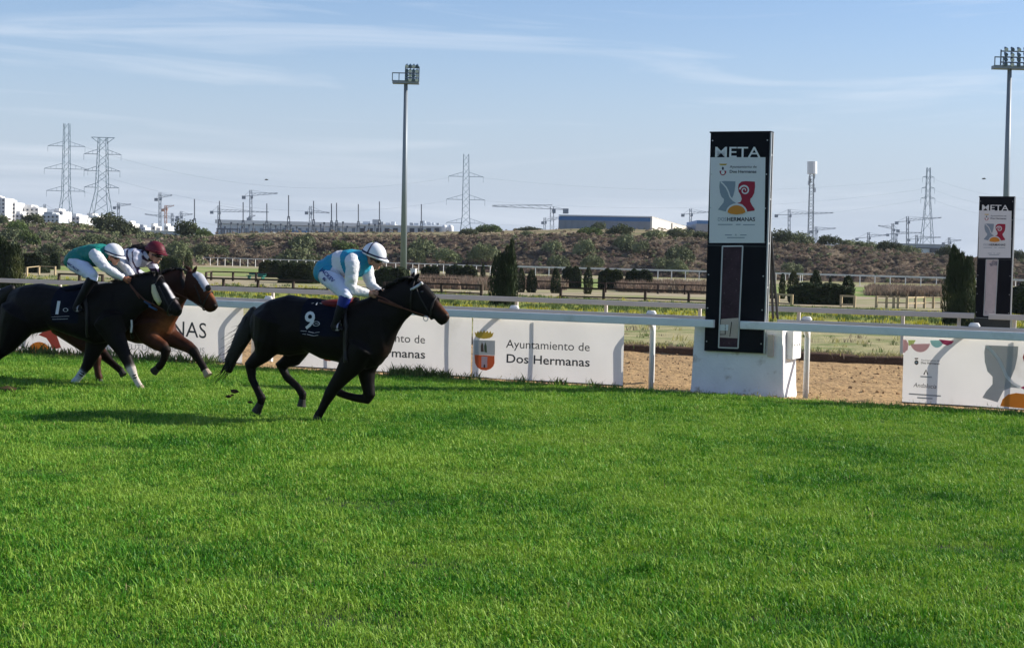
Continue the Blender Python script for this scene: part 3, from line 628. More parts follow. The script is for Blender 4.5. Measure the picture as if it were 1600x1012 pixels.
# shrubs on the embankment and along its edge : (kind, x0, x1, ytop, ybot, face parameter t, label)
SH = [
 ('o', 398, 424, 376, 392, .75, 'small olive bush high on the bank left of the blue capped rider'),
 ('o', 424, 508, 382, 436, .1, 'large grey green bush behind the dark hedge left of the leading rider'),
 ('o', 455, 500, 366, 398, .8, 'olive bush at the bank top just above the large grey green bush'),
 ('g', 522, 556, 377, 396, .7, 'yellow green bush on the bank directly above the leading rider'),
 ('o', 636, 678, 371, 408, .55, 'tall olive bush right of the left floodlight pole'),
 ('o', 632, 662, 388, 412, .15, 'low round bush at the foot of the left floodlight pole'),
 ('o', 676, 716, 388, 412, .15, 'wide low olive bush on the bank between floodlight pole and cypress clump'),
 ('o', 728, 776, 380, 412, .3, 'broad dark olive bush on the bank left of the cypress clump'),
 ('g', 748, 784, 352, 366, 1.25, 'green shrub on the bank top beside the far middle pylon'),
 ('o', 722, 746, 358, 366, 1.2, 'small shrub at the feet of the middle pylon'),
 ('d', 806, 846, 356, 364, 1.35, 'long low dark shrub on the bank top below the long jib crane'),
 ('o', 812, 834, 362, 370, 1.1, 'small rounded shrub on the bank edge below the long jib crane'),
 ('o', 852, 882, 376, 398, .6, 'grey green bush on the bank left of the warehouse axis'),
 ('o', 896, 926, 374, 400, .6, 'pair crown olive bush on the bank under the warehouse'),
 ('g', 906, 942, 356, 372, 1.05, 'bright green shrub on the bank edge before the grey warehouse'),
 ('d', 926, 942, 348, 360, 1.3, 'small dark tree standing right against the warehouse wall'),
 ('d', 950, 990, 351, 370, 1.1, 'dark round bush on the bank edge before the warehouse'),
 ('o', 964, 994, 366, 394, .75, 'tall dark green bush hanging over the bank under the warehouse corner'),
 ('o', 858, 890, 398, 416, .1, 'small pale bush at the bank foot behind the lone cypress'),
 ('o', 912, 942, 398, 418, .1, 'round bush at the bank foot behind the middle hedge'),
 ('o', 992, 1012, 376, 398, .6, 'narrow olive bush right of the tall dark bush on the bank'),
 ('o', 1006, 1044, 360, 372, 1.1, 'low wide shrub on the bank edge before the pale warehouse wall'),
 ('o', 1034, 1084, 357, 374, 1.15, 'long grey green thicket before the pale warehouse wall'),
 ('d', 1084, 1108, 362, 376, 1.05, 'dark bush on the bank edge touching the near finish post'),
 ('o', 1040, 1080, 382, 414, .35, 'large dome bush on the bank left of the near finish post'),
 ('o', 1022, 1050, 402, 420, .05, 'low pale bush at the bank foot left of the near finish post'),
 ('o', 1046, 1070, 404, 420, .03, 'small light bush at the bank foot nearest the finish post'),
 ('d', 1206, 1246, 358, 386, 1.05, 'dark tree on the bank edge just right of the near finish post'),
 ('o', 1238, 1272, 363, 386, 1.08, 'olive bush left of the foot of the antenna mast'),
 ('d', 1280, 1310, 368, 386, 1.06, 'round dark bush right of the foot of the antenna mast'),
 ('o', 1310, 1350, 376, 388, 1.06, 'low shrub row on the bank edge right of the round dark bush'),
 ('o', 1342, 1376, 379, 392, 1.08, 'low olive shrub left of the dark boxy bush'),
 ('d', 1372, 1404, 377, 396, 1.04, 'dark boxy bush on the bank edge left of the right pylon'),
 ('o', 1398, 1440, 384, 398, 1.1, 'grey green shrub before the pale low hall under the right pylon'),
 ('d', 1466, 1492, 384, 404, 1.03, 'dark bush on the bank edge left of the right cypress clump'),
 ('o', 1222, 1252, 410, 428, .05, 'small olive shrub at the bank foot behind the right hedge'),
 ('d', 1580, 1604, 391, 408, 1.04, 'dark bush on the bank edge at the right picture edge'),
 ('o', 262, 300, 377, 404, .2, 'dull olive bush behind the maroon capped rider'),
 ('o', 296, 330, 380, 400, .3, 'rounded olive bush right of the maroon cap'),
 ('o', 322, 352, 383, 400, .25, 'olive bush at the left end of the reddish bank face'),
 ('d', 142, 202, 332, 370, .93, 'large round dark evergreen on the hill under the two pylons'),
 ('d', 186, 216, 352, 370, .93, 'smaller dark evergreen right of the large round one on the hill'),
 ('d', 278, 313, 343, 370, 1.02, 'umbrella pine standing on the bank above the maroon cap'),
 ('g', 308, 330, 358, 372, 1.03, 'green bush right beside the umbrella pine'),
 ('d', 36, 66, 335, 352, .98, 'dark tree on the hill before the white town houses'),
 ('o', -10, 10, 336, 350, .98, 'dark olive tree on the hill at the left picture edge'),
 ('g', 14, 46, 345, 372, .8, 'green bush on the hill slope left of the dark tree'),
 ('o', 0, 40, 355, 385, .6, 'wide olive bush low on the hill slope at left edge'),
 ('g', 34, 60, 360, 392, .4, 'green bush on the hill above the left clipped hedge'),
 ('o', 56, 84, 362, 384, .6, 'olive bush in the middle of the left hill slope'),
 ('o', 82, 112, 352, 372, .8, 'grey green bush high on the left hill slope'),
 ('o', 100, 140, 374, 394, .3, 'broad grey bush low on the hill above the green silks'),
 ('o', 62, 92, 380, 400, .2, 'dull bush near the hill foot left of the green silks'),
 ('o', 128, 170, 366, 382, .55, 'flat wide bush on the hill above the white helmet'),
 ('o', 156, 190, 372, 392, .3, 'olive bush directly behind the white helmet'),
]
used = {}
for i, (k, x0, x1, yt_, yb_, tt, lab) in enumerate(SH):
    cx = (x0 + x1) / 2; p = ground_at(cx, tt); Y = p[1] - ((1.2 + (x1 - x0) / FPX * p[1] * .38) if tt < 1 else 0)
    me = BUSH[k][i % len(BUSH[k])]
    tree = 'tree' in lab or 'pine' in lab or 'evergreen' in lab
    plant('tree' if tree else 'bush', 'tree' if tree else 'bush', lab, me, 'crown', x0 - 5, x1 + 5, yt_ - 3, yb_ + 1, Y, 'shrubs and trees on the embankment', zbase=min(p[2], W(cx, yb_, Y)[2]) - .15)
# clipped hedges and cypress columns in the infield
HG = [(37, 75, 393, 416, 128, 'clipped green hedge at left between tall cypresses and dark hedge block'), (78, 94, 393, 411, 150, 'small dark hedge block left of the green silks'),
      (252, 284, 399, 417, 145, 'dark clipped hedge behind the maroon capped rider'), (404, 442, 405, 424, 135, 'dark clipped hedge left of the leading rider under the grey bush'), (436, 500, 408, 436, 112, 'wide dark hedge directly left of the leading rider'),
      (584, 640, 415, 445, 104, 'dark clipped hedge right of the leading rider behind the horse ears'), (656, 688, 413, 432, 125, 'dark clipped hedge right of the left floodlight pole'), (694, 748, 412, 433, 125, 'wide dark clipped hedge left of the cypress clump'),
      (878, 908, 414, 438, 122, 'dark clipped hedge between two small cypresses'), (934, 974, 418, 440, 122, 'dark clipped hedge right of the round cypress'), (976, 1020, 419, 442, 122, 'dark clipped hedge nearest the near finish post on its left'),
      (1232, 1334, 440, 466, 88, 'long low dark hedge right of the near finish post'), (1580, 1640, 440, 478, 78, 'dark hedge at the right picture edge behind the far post')]
hm = [hedge_mesh(60 + k, leaf_dark) for k in range(3)]
for i, (x0, x1, yt_, yb_, Y, lab) in enumerate(HG):
    wid = (x1 - x0) / FPX * Y; plant('hedge', 'hedge', lab, hm[i % 3], 'foliage', x0, x1, yt_, yb_, Y, 'clipped hedges in the infield', depth_ratio=min(1, 2.2 / wid), zbase=-.1, trunk=False)
CY = [(287, 301, 393, 417, 140, 'slim cypress between the maroon cap and the white far rail'), (750, 759, 411, 433, 125, 'slim cypress at the right end of the wide clipped hedge'),
      (807, 821, 417, 451, 100, 'first small cypress right of the tall clump'), (822, 839, 420, 450, 100, 'second small cypress right of the tall clump'), (860, 876, 417, 452, 100, 'lone small cypress behind the dark wooden fence'),
      (910, 927, 416, 452, 100, 'small round topped cypress before the middle hedge'), (1202, 1212, 424, 450, 100, 'thin cypress immediately right of the near finish post'), (1217, 1228, 426, 448, 100, 'thin cypress second right of the near finish post'),
      (1229, 1250, 422, 452, 95, 'cypress rising from the left end of the long low hedge'), (1263, 1286, 420, 445, 95, 'cypress rising from the middle of the long low hedge'), (1293, 1301, 430, 445, 95, 'thin cypress between two cypresses of the long low hedge'), (1312, 1336, 429, 464, 88, 'cypress at the right end of the long low hedge')]
for i, (x0, x1, yt_, yb_, Y, lab) in enumerate(CY):
    plant('cypress', 'tree', lab, CYP[i % 4], 'foliage', x0, x1, yt_, yb_, Y, 'small cypresses in the infield', 1.0, zbase=-.1, trunk=False, wd=1.15)
BIG = [(-14, 38, 366, 434, 68, 1, 'tall cypress clump at the left picture edge'), (764, 808, 380, 462, 70, 0, 'tall cypress clump in the middle right of the leading horse'), (1475, 1526, 378, 502, 58, 1, 'tall dark cypress clump left of the far finish post')]
for i, (x0, x1, yt_, yb_, Y, q, lab) in enumerate(BIG): plant('cypress_clump', 'tree', lab, CYPW[q], 'foliage', x0, x1, yt_, yb_, Y, 'tall cypress clumps', .8, zbase=-.1, trunk=False, wd=1.15)
plant('cypress', 'tree', 'tall thin cypress spire in the middle clump', CYP[1], 'foliage', 788, 808, 369, 462, 69.5, 'tall cypress clumps', 1.0, zbase=-.1, trunk=False)
# dry scrub hanging on the bank, weeds, tufts : uncountable stuff
def tuft_src(name, mat, seed, n=26, h=1.0, w_=.5, blade=.10, lean=.5):
    r = np.random.default_rng(seed); vs = []; fs = []
    for i in range(n):
        a = r.uniform(0, 6.28); d = np.array([math.cos(a), math.sin(a), 0]); b = np.array([r.normal() * w_ * .3, r.normal() * w_ * .3, 0]); hh = h * r.uniform(.5, 1.0); l = lean * r.uniform(.2, 1.2) * hh
        s = np.array([-d[1], d[0], 0]) * blade * .5 * r.uniform(.6, 1.3); s2 = r.uniform(0, 3.14); s = np.array([math.cos(s2), math.sin(s2), 0]) * np.linalg.norm(s)
        m_ = b + d * l * .35 + np.array([0, 0, hh * .6]); tp = b + d * l + np.array([0, 0, hh])
        k = len(vs); vs += [b - s, b + s, m_ + s * .85, m_ - s * .85, tp]; fs += [(k, k+1, k+2, k+3), (k+3, k+2, k+4)]
    return src(name, vs, fs, mat)
def scrub_src(name, mat, seed, n=60):
    r = np.random.default_rng(seed); lob = [(0, 0, .35, .4), (.3, .1, .25, .28), (-.3, 0, .3, .3)]
    vs, fs = leaves(n, lobes_fn(lob), .2, seed); return src(name, vs, fs, mat)
scr = [scrub_src('scrub_piece_a', leaf_tan, 1), scrub_src('scrub_piece_b', leaf_dry, 2), scrub_src('scrub_piece_c', leaf_bush, 3), scrub_src('scrub_piece_d', leaf_tan, 4)]
P, Q, Z_, I_ = [], [], [], []
for i in range(5200):
    px = rng.uniform(-150, 1750); t = rng.uniform(0.0, 1.1) if rng.random() < .8 else rng.uniform(1.0, 1.35)
    p = ground_at(px, t); P.append(p); Q.append((rng.normal() * .2, rng.normal() * .2, rng.uniform(0, 6.28)))
    s = rng.uniform(.35, .95) * (1.25 if px < 330 else 1); Z_.append(s)
    q = rng.random(); I_.append((2 if q < .72 else 0) if px < 330 else (0 if q < .38 else 1 if q < .56 else 2 if q < .72 else 3))
instancer('hillside_scrub', P, Q, Z_, I_, scr, 'dry brown scrub covering the face of the embankment', 'scrub')
wd = [tuft_src('weed_piece_' + 'abc'[k], leaf_dry, 70 + k, 30, 1.0, .7, .07, .35) for k in range(3)] + [tuft_src('weed_piece_d', leaf_tan, 75, 30, 1.0, .7, .07, .4)]
def weeds(name, boxes, n, hmin, hmax, label, zoff=-.05, srcs=None, pick=None):
    P, Q, Z_, I_ = [], [], [], []
    for (x0, x1, y0, y1) in boxes:
        for i in range(n):
            px = rng.uniform(x0, x1); g = G(px, rng.uniform(y0, y1) + (px - (x0 + x1) / 2) * .03); P.append((g[0], g[1], zoff)); Q.append((0, 0, rng.uniform(0, 6.28))); Z_.append(rng.uniform(hmin, hmax)); I_.append(int(rng.integers(len(srcs or wd))) if pick is None else pick(px))
    return instancer(name, P, Q, Z_, I_, srcs or wd, label, 'weeds')
weeds('reddish_weeds', [(628, 770, 441, 452), (968, 1106, 446, 458), (1356, 1480, 456, 464), (800, 880, 442, 452)], 800, .35, .95, 'patches of dry reddish weeds behind the wooden fences')

# ================================================================== FENCES IN THE INFIELD
wood_d = M('dark_wood', (0.045, 0.028, 0.02), 0.8, 0.3, 6); wood_l = M('pale_wood', (0.42, 0.33, 0.2), 0.8, 0.25, 5)
def wooden_fence(pts, ytops, rails, mat, label, post_h, Y=None, ybase=None, pr=.06):
    """pts: image columns of posts; the line runs through ground points at the given rows"""
    gp = [G(x, y) for x, y in zip(pts, ybase)]
    t = empty('wooden_fence', gp[0], 0, label, 'fence', 'wooden fences in the infield')
    for g in gp:
        MB().box((g[0], g[1], post_h / 2 - .06), (pr * 2, pr * 2, post_h + .12), D_, M_).build('post', mat, t)
    for hz, rr in rails:
        for i in range(len(gp) - 1):
            MB().box((gp[i] + gp[i+1]) / 2 + np.array([0, 0, hz]), (np.linalg.norm(gp[i+1] - gp[i]), .05, rr), (gp[i+1] - gp[i]) / np.linalg.norm(gp[i+1] - gp[i]), np.cross((0, 0, 1), (gp[i+1] - gp[i]) / np.linalg.norm(gp[i+1] - gp[i]))).build('fence_rail', mat, t)
    return t
RL = [(.56, .10), (.12, .08)]
wooden_fence([876, 943, 1008, 1076, 1140], None, RL, wood_d, 'dark brown two rail fence just left of the near finish post', .6, ybase=[466, 468, 469.5, 472, 474.5])
wooden_fence([600, 690, 752], None, RL, wood_d, 'dark brown two rail fence behind the leading horse ears', .6, ybase=[457, 459.5, 462])
wooden_fence([300, 349, 403, 458, 512], None, RL, wood_d, 'dark brown two rail fence between second horse and leading rider', .6, ybase=[449.5, 451, 452.5, 454, 456])
wooden_fence([92, 124, 160], None, RL, wood_d, 'short dark fence end left of the green silks', .6, ybase=[443.5, 444.5, 445.5])
wooden_fence([837, 946, 1028, 1070, 1130], None, [(.62, .085)], wood_d, 'dark single rail fence beyond the two rail fence near the finish post', .65, ybase=[454, 457, 459, 460, 462])
wooden_fence([600, 678, 716], None, [(.62, .085)], wood_d, 'dark single rail fence beyond the fence behind the horse ears', .65, ybase=[448, 450, 451])
wooden_fence([322, 330, 364, 400, 440], None, [(.62, .085)], wood_d, 'dark single rail fence near the green bench left of the leading rider', .65, ybase=[440, 438, 439, 440, 441])
wooden_fence([1195, 1216, 1237], None, RL, wood_l, 'short pale wooden fence right behind the near finish post', .6, ybase=[476, 477, 478.5])
wooden_fence([1314, 1335], None, RL, wood_l, 'tiny pale wooden fence piece at the end of the long low hedge', .6, ybase=[479, 480])
wooden_fence([1369, 1385, 1396, 1403, 1417, 1430, 1444, 1458, 1471], None, [(.58, .07), (.28, .06)], wood_l, 'long uneven pale wooden fence left of the far finish post', .62, ybase=[481, 481.3, 481.6, 481.8, 482.2, 482, 481.6, 481.8, 482])
wooden_fence([42, 61, 86], None, [(.62, .05)], wood_l, 'pale single rail fence left of the green silks', .65, ybase=[432, 429, 430])
# white running rail around the far track: every post is a part
def far_rail(pts, h, label, gap):
    gp = [G(x, y) for x, y in pts]; t = empty('white_fence', gp[0], 0, label, 'fence', 'white rails of the far track')
    L_ = [np.linalg.norm(gp[i+1] - gp[i]) for i in range(len(gp) - 1)]
    for i in range(len(gp) - 1):
        d = (gp[i+1] - gp[i]) / L_[i]; n = max(1, int(L_[i] / gap))
        MB().box((gp[i] + gp[i+1]) / 2 + np.array([0, 0, h]), (L_[i] + .02, .06, .085), d, np.cross((0, 0, 1), d)).build('fence_rail', whitem, t)
        for k in range(n):
            q = gp[i] + d * L_[i] * (k + .5) / n; MB().box(q + np.array([0, 0, h / 2 - .1]), (.065, .065, h + .08), d, np.cross((0, 0, 1), d)).build('post', whitem, t)
    return t
far_rail([(40, 410.5), (110, 411), (300, 414), (405, 417.5), (640, 425), (805, 432), (1103, 440), (1285, 445.5), (1475, 451), (1640, 457)], 1.12, 'long white rail along the near side of the far track', 1.5)
far_rail([(60, 407.0), (300, 410), (405, 413), (640, 420), (805, 426.5), (1103, 434), (1285, 439.5), (1475, 445), (1640, 450)], 1.0, 'white rail along the far side of the far track under the bank', 1.9)
tl = M('green_paint', (0.02, 0.16, 0.12), .5, .1, 4)
g = G(400, 437); t = empty('garden_bench', g, ANG, 'low green bench behind the dark fence left of the leading rider', 'bench')
MB().box(g + np.array([0, 0, .30]), (1.5, .4, .06), D_, M_).build('seat', tl, t)
for s in (-.6, .6): MB().box(g + D_ * s + np.array([0, 0, .1]), (.06, .36, .34), D_, M_).build('leg', tl, t)
MB().box(g + M_ * .2 + np.array([0, 0, .46]), (1.5, .04, .2), D_, M_).build('backrest', tl, t)
g = G(646, 440); t = empty('marker_box', g, ANG, 'pale upright marker box at the foot of the left floodlight pole', 'marker')
MB().box(g + np.array([0, 0, .45]), (.42, .3, 1.1), D_, M_).build('body', whitem, t); MB().box(g + np.array([0, 0, 1.03]), (.48, .36, .06), D_, M_).build('cap', whitem, t)

# ================================================================== FLOODLIGHTS, PYLONS, CRANES
galv = M('galvanised_steel', (0.20, 0.23, 0.26), 0.5, 0.1, .3, metal=.3); pyl = M('hazed_pylon_steel', (0.17, 0.24, 0.29), 0.6, 0.1, .05); lampm = M('lamp_housing', (0.05, 0.09, 0.15), .4, .2, 2); glassw = M('lamp_glass', (0.45, 0.5, 0.55), .2, .1, 2)  # pylon steel is blue grey: distance haze put into its colour
def floodlight(xb, yb, xt, yt, Y, wd, label, ladder):
    b = W(xb, yb, Y); tp = W(xt, yt, Y); t = empty('floodlight_mast', b, 0, label, 'floodlight', 'floodlight masts of the racecourse')
    u = Y / FPX
    MB().tube([b, b * .5 + tp * .5, tp], [.40, .31, .22], 12).build('pole', galv, t, smooth=True)
    z0 = tp[2]; X0 = tp[0]
    pf = MB(); w2 = wd * u / 2
    pf.box((X0, Y, z0), (wd * u, 1.2, .35)); pf.box((X0, Y - .6, z0 + 1.0), (wd * u, .08, .12))
    for q in np.linspace(-w2, w2, 5): pf.box((X0 + q, Y - .6, z0 + .55), (.1, .08, 1.0))
    pf.build('platform', galv, t)
    fr = MB(); fx0 = X0 - w2 * (.05 if ladder else .55); fx1 = X0 + w2 * .98
    for x_ in (fx0, fx1): fr.box((x_, Y, z0 + 1.0), (.12, .12, 1.7))
    for z_ in (.55, 1.1, 1.7): fr.box(((fx0 + fx1) / 2, Y, z0 + z_), (fx1 - fx0, .12, .12))
    fr.build('frame', galv, t)
    n = 4
    for zz in (.30, .78, 1.30, 1.85):
        for k in range(n):
            x_ = fx0 + (fx1 - fx0) * (k + .5) / n; lm = MB(); c = np.array([x_, Y - .55, z0 + zz])
            lm.tube([c + np.array([0, .35, .22]), c + np.array([0, -.1, 0]), c + np.array([0, -.22, -.08])], [.09, .19, .21], 8); lo = lm.build('lamp', lampm, t)
            MB().tube([c + np.array([0, -.222, -.081]), c + np.array([0, -.24, -.09])], [.2, .2], 8).build('lens', glassw if (k + int(zz * 10)) % 2 == 0 else lampm, lo)
    return t
floodlight(630.2, 432, 634.2, 129, 190, 41, 'tall floodlight mast left of centre above the leading rider', True)
floodlight(1568.5, 455, 1577.6, 106, 172, 52, 'tall floodlight mast at right behind the far finish post', False)
def lattice(mb, p0, p1, w0, w1, n, r, faces=4):
    p0, p1 = np.array(p0, float), np.array(p1, float)
    cn = [(-1, -1), (1, -1), (1, 1), (-1, 1)]
    def c(k, t): q = p0 + (p1 - p0) * t; ww = (w0 + (w1 - w0) * t) / 2; return q + np.array([cn[k % 4][0] * ww, cn[k % 4][1] * ww, 0])
    for k in range(4):
        mb.bar(c(k, 0), c(k, 1), r, 4)
        for i in range(n):
            a, b = (k, k + 1) if i % 2 else (k + 1, k)
            mb.bar(c(a, i / n), c(b, (i + 1) / n), r * .6, 3)
def pylon(xc, ybase, ytop, Y, arms, wtop, wbase, ywaist, label, flat=0, lean=0.0, rr=.125):
    u = Y / FPX; b = W(xc, ybase, Y); tp = W(xc + lean, ytop, Y); wst = W(xc + lean * .6, ywaist, Y)
    t = empty('pylon', b, 0, label, 'pylon', 'electricity pylons on the horizon')
    mb = MB(); n1 = max(3, int((wst[2] - b[2]) / 4)); n2 = max(4, int((tp[2] - wst[2]) / 2.6))
    lattice(mb, b, wst, wbase * u, wtop * u * 1.15, n1, rr); lattice(mb, wst, tp, wtop * u * 1.15, wtop * u * .8, n2, rr)
    mb.build('tower', pyl, t)
    for (ya, hw) in arms:
        z = W(xc, ya, Y)[2]; f_ = (z - b[2]) / (tp[2] - b[2]); xx = b[0] + (tp[0] - b[0]) * f_; am = MB()
        for s in (-1, 1):
            e = np.array([xx + s * hw * u, Y, z]); i0 = np.array([xx + s * wtop * u * .5, Y - .5, z]); i1 = np.array([xx + s * wtop * u * .5, Y - .5, z + hw * u * .25]); i2 = i0 + np.array([0, 1, 0])
            am.bar(i0, e, rr * .8); am.bar(i1, e, rr * .7); am.bar(i2, e, rr * .8)
            for q in (.35, .65): am.bar(i0 * (1-q) + e * q, i1 * (1-q) + e * q, rr * .5, 3)
            am.bar(e, e + np.array([0, 0, -2.2]), rr * .5, 3)
        am.build('crossarm', pyl, t)
    if flat:
        z = tp[2]; am = MB()
        for s in (-1, 1):
            e = np.array([tp[0] + s * flat * u, Y, z]); am.bar(tp, e, rr); am.bar(np.array([tp[0] + s * wtop * u * .4, Y, z - 9 * u]), e, rr * .8); am.bar(np.array([tp[0], Y, z - 5 * u]), (e + tp) / 2, rr * .5, 3)
        am.build('crossarm', pyl, t)
    return t
pylon(101.5, 372, 193, 620, [(228.5, 29), (264, 34), (298.5, 30)], 10, 26, 305, 'tall slim electricity pylon, leftmost of all pylons', lean=3)
pylon(157, 356, 215, 600, [(241, 29), (267, 28), (293, 27)], 15, 36, 300, 'electricity pylon with flat topped head, second from left', flat=18, lean=4, rr=.15)
pylon(727, 372, 241, 640, [(276, 27), (312, 30), (348.5, 30)], 10, 18, 338, 'electricity pylon in the middle right of the floodlight mast', lean=1.5)
pylon(1448, 398, 262, 700, [(277, 9), (294, 10), (310, 11)], 6, 20, 312, 'electricity pylon at right, left of the far finish post', lean=3, rr=.13)
wire = M('cable', (0.25, 0.28, 0.32), .6, .05)
def cable(p, q, sag, label):
    pts = [np.array(p) * (1-t) + np.array(q) * t - np.array([0, 0, sag * 4 * t * (1-t)]) for t in np.linspace(0, 1, 24)]
    o = MB().tube(pts, .022, 3).build('power_line', wire); tag(o, label, 'cable', 'power lines between pylons')
for y0, y1, a in ((276, 277, 27), (312, 294, 30), (348, 310, 30)):
    nm = {276: 'top', 312: 'middle', 348: 'lowest'}[y0]
    cable(W(727 + a, y0 + 2, 640), W(1440, y1 + 2, 700), 5, nm + ' power line hanging between the middle pylon and the right pylon')
    cable(W(1458, y1 + 2, 700), W(1760, y1 + 24, 520), 5, nm + ' power line running right from the right pylon')
    cable(W(130, {276: 229, 312: 265, 348: 299}[y0], 620), W(727 - a, y0 + 2, 640), 9, nm + ' power line hanging between the leftmost pylon and the middle pylon')
crane_m = M('crane_grey', (0.20, 0.24, 0.29), .6, .1, .05); crane_o = M('crane_orange', (0.42, 0.22, 0.14), .6, .1, .05)
CR = [(185, 317, 338, 179, 205, 323.5, 319.5, 1200, 0, 'crane just right of the flat topped pylon'), (250, 301, 352, 244, 269, 310.5, 305.5, 1100, 0, 'crane with grey jib left of the orange crane'), (259, 321, 352, 254, 272, 327, 321.5, 1150, 1, 'crane with orange jib left of the umbrella pine'),
      (269, 333, 350, 226, 276, 335, 343, 1200, 0, 'low crane with long jib behind the orange crane'), (283, 330, 352, 277, 301, 338.5, 335, 1200, 0, 'small crane right above the umbrella pine'), (392, 297, 350, 381, 434, 307, 302.5, 1000, 0, 'tall crane with long jib above the substation'),
      (342, 321, 350, 331, 420, 330.5, 332, 1100, 0, 'crane with very long flat jib left of the tall substation crane'), (390, 338, 352, 388, 399, 341, 337, 1200, 0, 'tiny crane below the tall substation crane'), (485, 322, 352, 479, 515, 331.5, 333, 1100, 0, 'crane among the substation masts left of the leading rider'),
      (862.5, 322.5, 362, 769, 884, 322.5, 327.5, 650, 0, 'nearest crane with long jib left of the grey warehouse'), (851, 340, 362, 848, 899, 347, 337, 1200, 0, 'small crane behind the nearest crane'), (1079, 326, 350, 1067, 1112, 335, 331.5, 1100, 0, 'crane behind the pale warehouse near the finish post'),
      (1233, 327, 364, 1213, 1302, 336, 333, 1100, 0, 'long jib crane left of the antenna mast'), (1275, 354, 372, 1267, 1306, 361, 357, 1200, 0, 'low crane right of the antenna mast'), (1357, 363, 384, 1339, 1385, 372.5, 367.5, 1200, 0, 'crane left of the right pylon, leftmost of its row'),
      (1395, 349, 384, 1372, 1403, 353, 359.5, 1150, 0, 'crane with jib pointing left beside the right pylon'), (1418, 338, 388, 1401, 1471, 347, 340.5, 1100, 0, 'tallest crane crossing the right pylon'), (1400, 364, 386, 1387, 1440, 366, 364, 1300, 0, 'low crane between the two cranes left of the right pylon'),
      (1432, 367, 390, 1420, 1470, 374, 371, 1300, 0, 'low crane at the feet of the right pylon'), (1483, 371, 392, 1474, 1502, 379.5, 375.5, 1300, 0, 'small crane right of the right pylon'), (70, 319, 340, 54, 96, 330, 330, 1300, 0, 'thin crane behind the white town left of the leftmost pylon')]
for (xm, yt_, yb_, xl, xr, yl, yr, Y, oc, lab) in CR:
    b = W(xm, yb_ + 12, Y); tp = W(xm, yt_, Y); mat = crane_o if oc else crane_m; t = empty('tower_crane', b, 0, lab, 'crane', 'tower cranes on the skyline')
    r = .11 * Y / 1000 + .06; mb = MB(); lattice(mb, b, tp, 1.5, 1.3, max(4, int((tp[2] - b[2]) / 3)), r); mb.build('mast', mat, t)
    pl, pr_ = W(xl, yl, Y), W(xr, yr, Y); k = (xm - xl) / (xr - xl); md = pl + (pr_ - pl) * k
    longr = (xr - xm) > (xm - xl); e1, e2 = (pr_, pl) if longr else (pl, pr_)
    jb_ = MB(); jb_.bar(md, e1, r * 1.1); jb_.bar(md + np.array([0, 0, 1.6]), e1 + np.array([0, 0, .4]), r); 
    nseg = max(4, int(np.linalg.norm(e1 - md) / 3))
    for i in range(nseg): q0, q1 = i / nseg, (i + 1) / nseg; jb_.bar(md + (e1 - md) * q0, md + (e1 - md) * q1 + np.array([0, 0, 1.6 - 1.2 * q1]), r * .6, 3)
    jb_.build('jib', mat, t)
    cj = MB(); cj.bar(md, e2, r * 1.3); cj.bar(tp, e2, r * .5, 3); cj.bar(tp, md + (e1 - md) * .6 + np.array([0, 0, 1]), r * .4, 3); cj.build('counter_jib', mat, t)
    MB().box(e2 + np.array([0, 0, -.6]), (2.2, 1.4, 2.0)).build('counterweight', mat, t); MB().box(md + np.array([.8, -.8, -.8]), (1.3, 1.3, 1.8)).build('cab', mat, t)
# antenna mast
Y = 420; b = W(1266, 392, Y); tp = W(1268.5, 268, Y); t = empty('antenna_mast', b, 0, 'white lattice antenna mast with drum head right of the near finish post', 'antenna')
mb = MB(); lattice(mb, b, tp, 1.35, .95, 26, .085); mb.build('tower', galv, t)
an_w = M('antenna_white', (.7, .72, .74), .5, .05, 1)
u = Y / FPX; MB().tube([W(1269, 272, Y), W(1269, 252.5, Y)], [7.6 * u] * 2, 14).build('drum', an_w, t)
for k, (dx, y_) in enumerate(((-3, 279), (4, 276), (-4, 286), (3, 291), (5, 297), (-2, 283))): MB().box(W(1268 + dx, y_, Y), (.5, .5, 1.1)).build('antenna_panel', an_w, t)

# ================================================================== SUBSTATION, WAREHOUSE, TOWN
bw = M('render_white', (0.75, 0.74, 0.72), .8, .06, .4); bgy = M('cladding_grey', (0.26, 0.28, 0.31), .7, .12, .25); bbl = M('cladding_blue', (0.06, 0.17, 0.36), .5, .05, .3); bcr = M('render_cream', (0.62, 0.57, 0.50), .8, .06, .3); win = M('dark_window', (0.03, 0.04, 0.06), .2, .2, 1); bpale = M('cladding_pale', (0.52, 0.57, 0.62), .7, .08, .3); winl = M('pale_window', (0.16, 0.20, 0.25), .3, .2, 1)
tank = M('tank_white', (.78, .78, .77), .5, .03, 1); roofm = M('roof_grey', (0.30, 0.33, 0.36), .7, .1, .5)
def block(px0, px1, yt, yb, Y, dep): 
    a, b, c = W(px0, yt, Y), W(px1, yt, Y), W((px0 + px1) / 2, yb, Y); zt = W((px0+px1)/2, yt, Y)[2]
    return np.array([(a[0] + b[0]) / 2, Y + dep / 2, (zt + c[2]) / 2]), (b[0] - a[0], dep, zt - c[2])
def part_block(name, px0, px1, yt, yb, Y, dep, mat, t): c, s = block(px0, px1, yt, yb, Y, dep); return MB().box(c, s).build(name, mat, t)
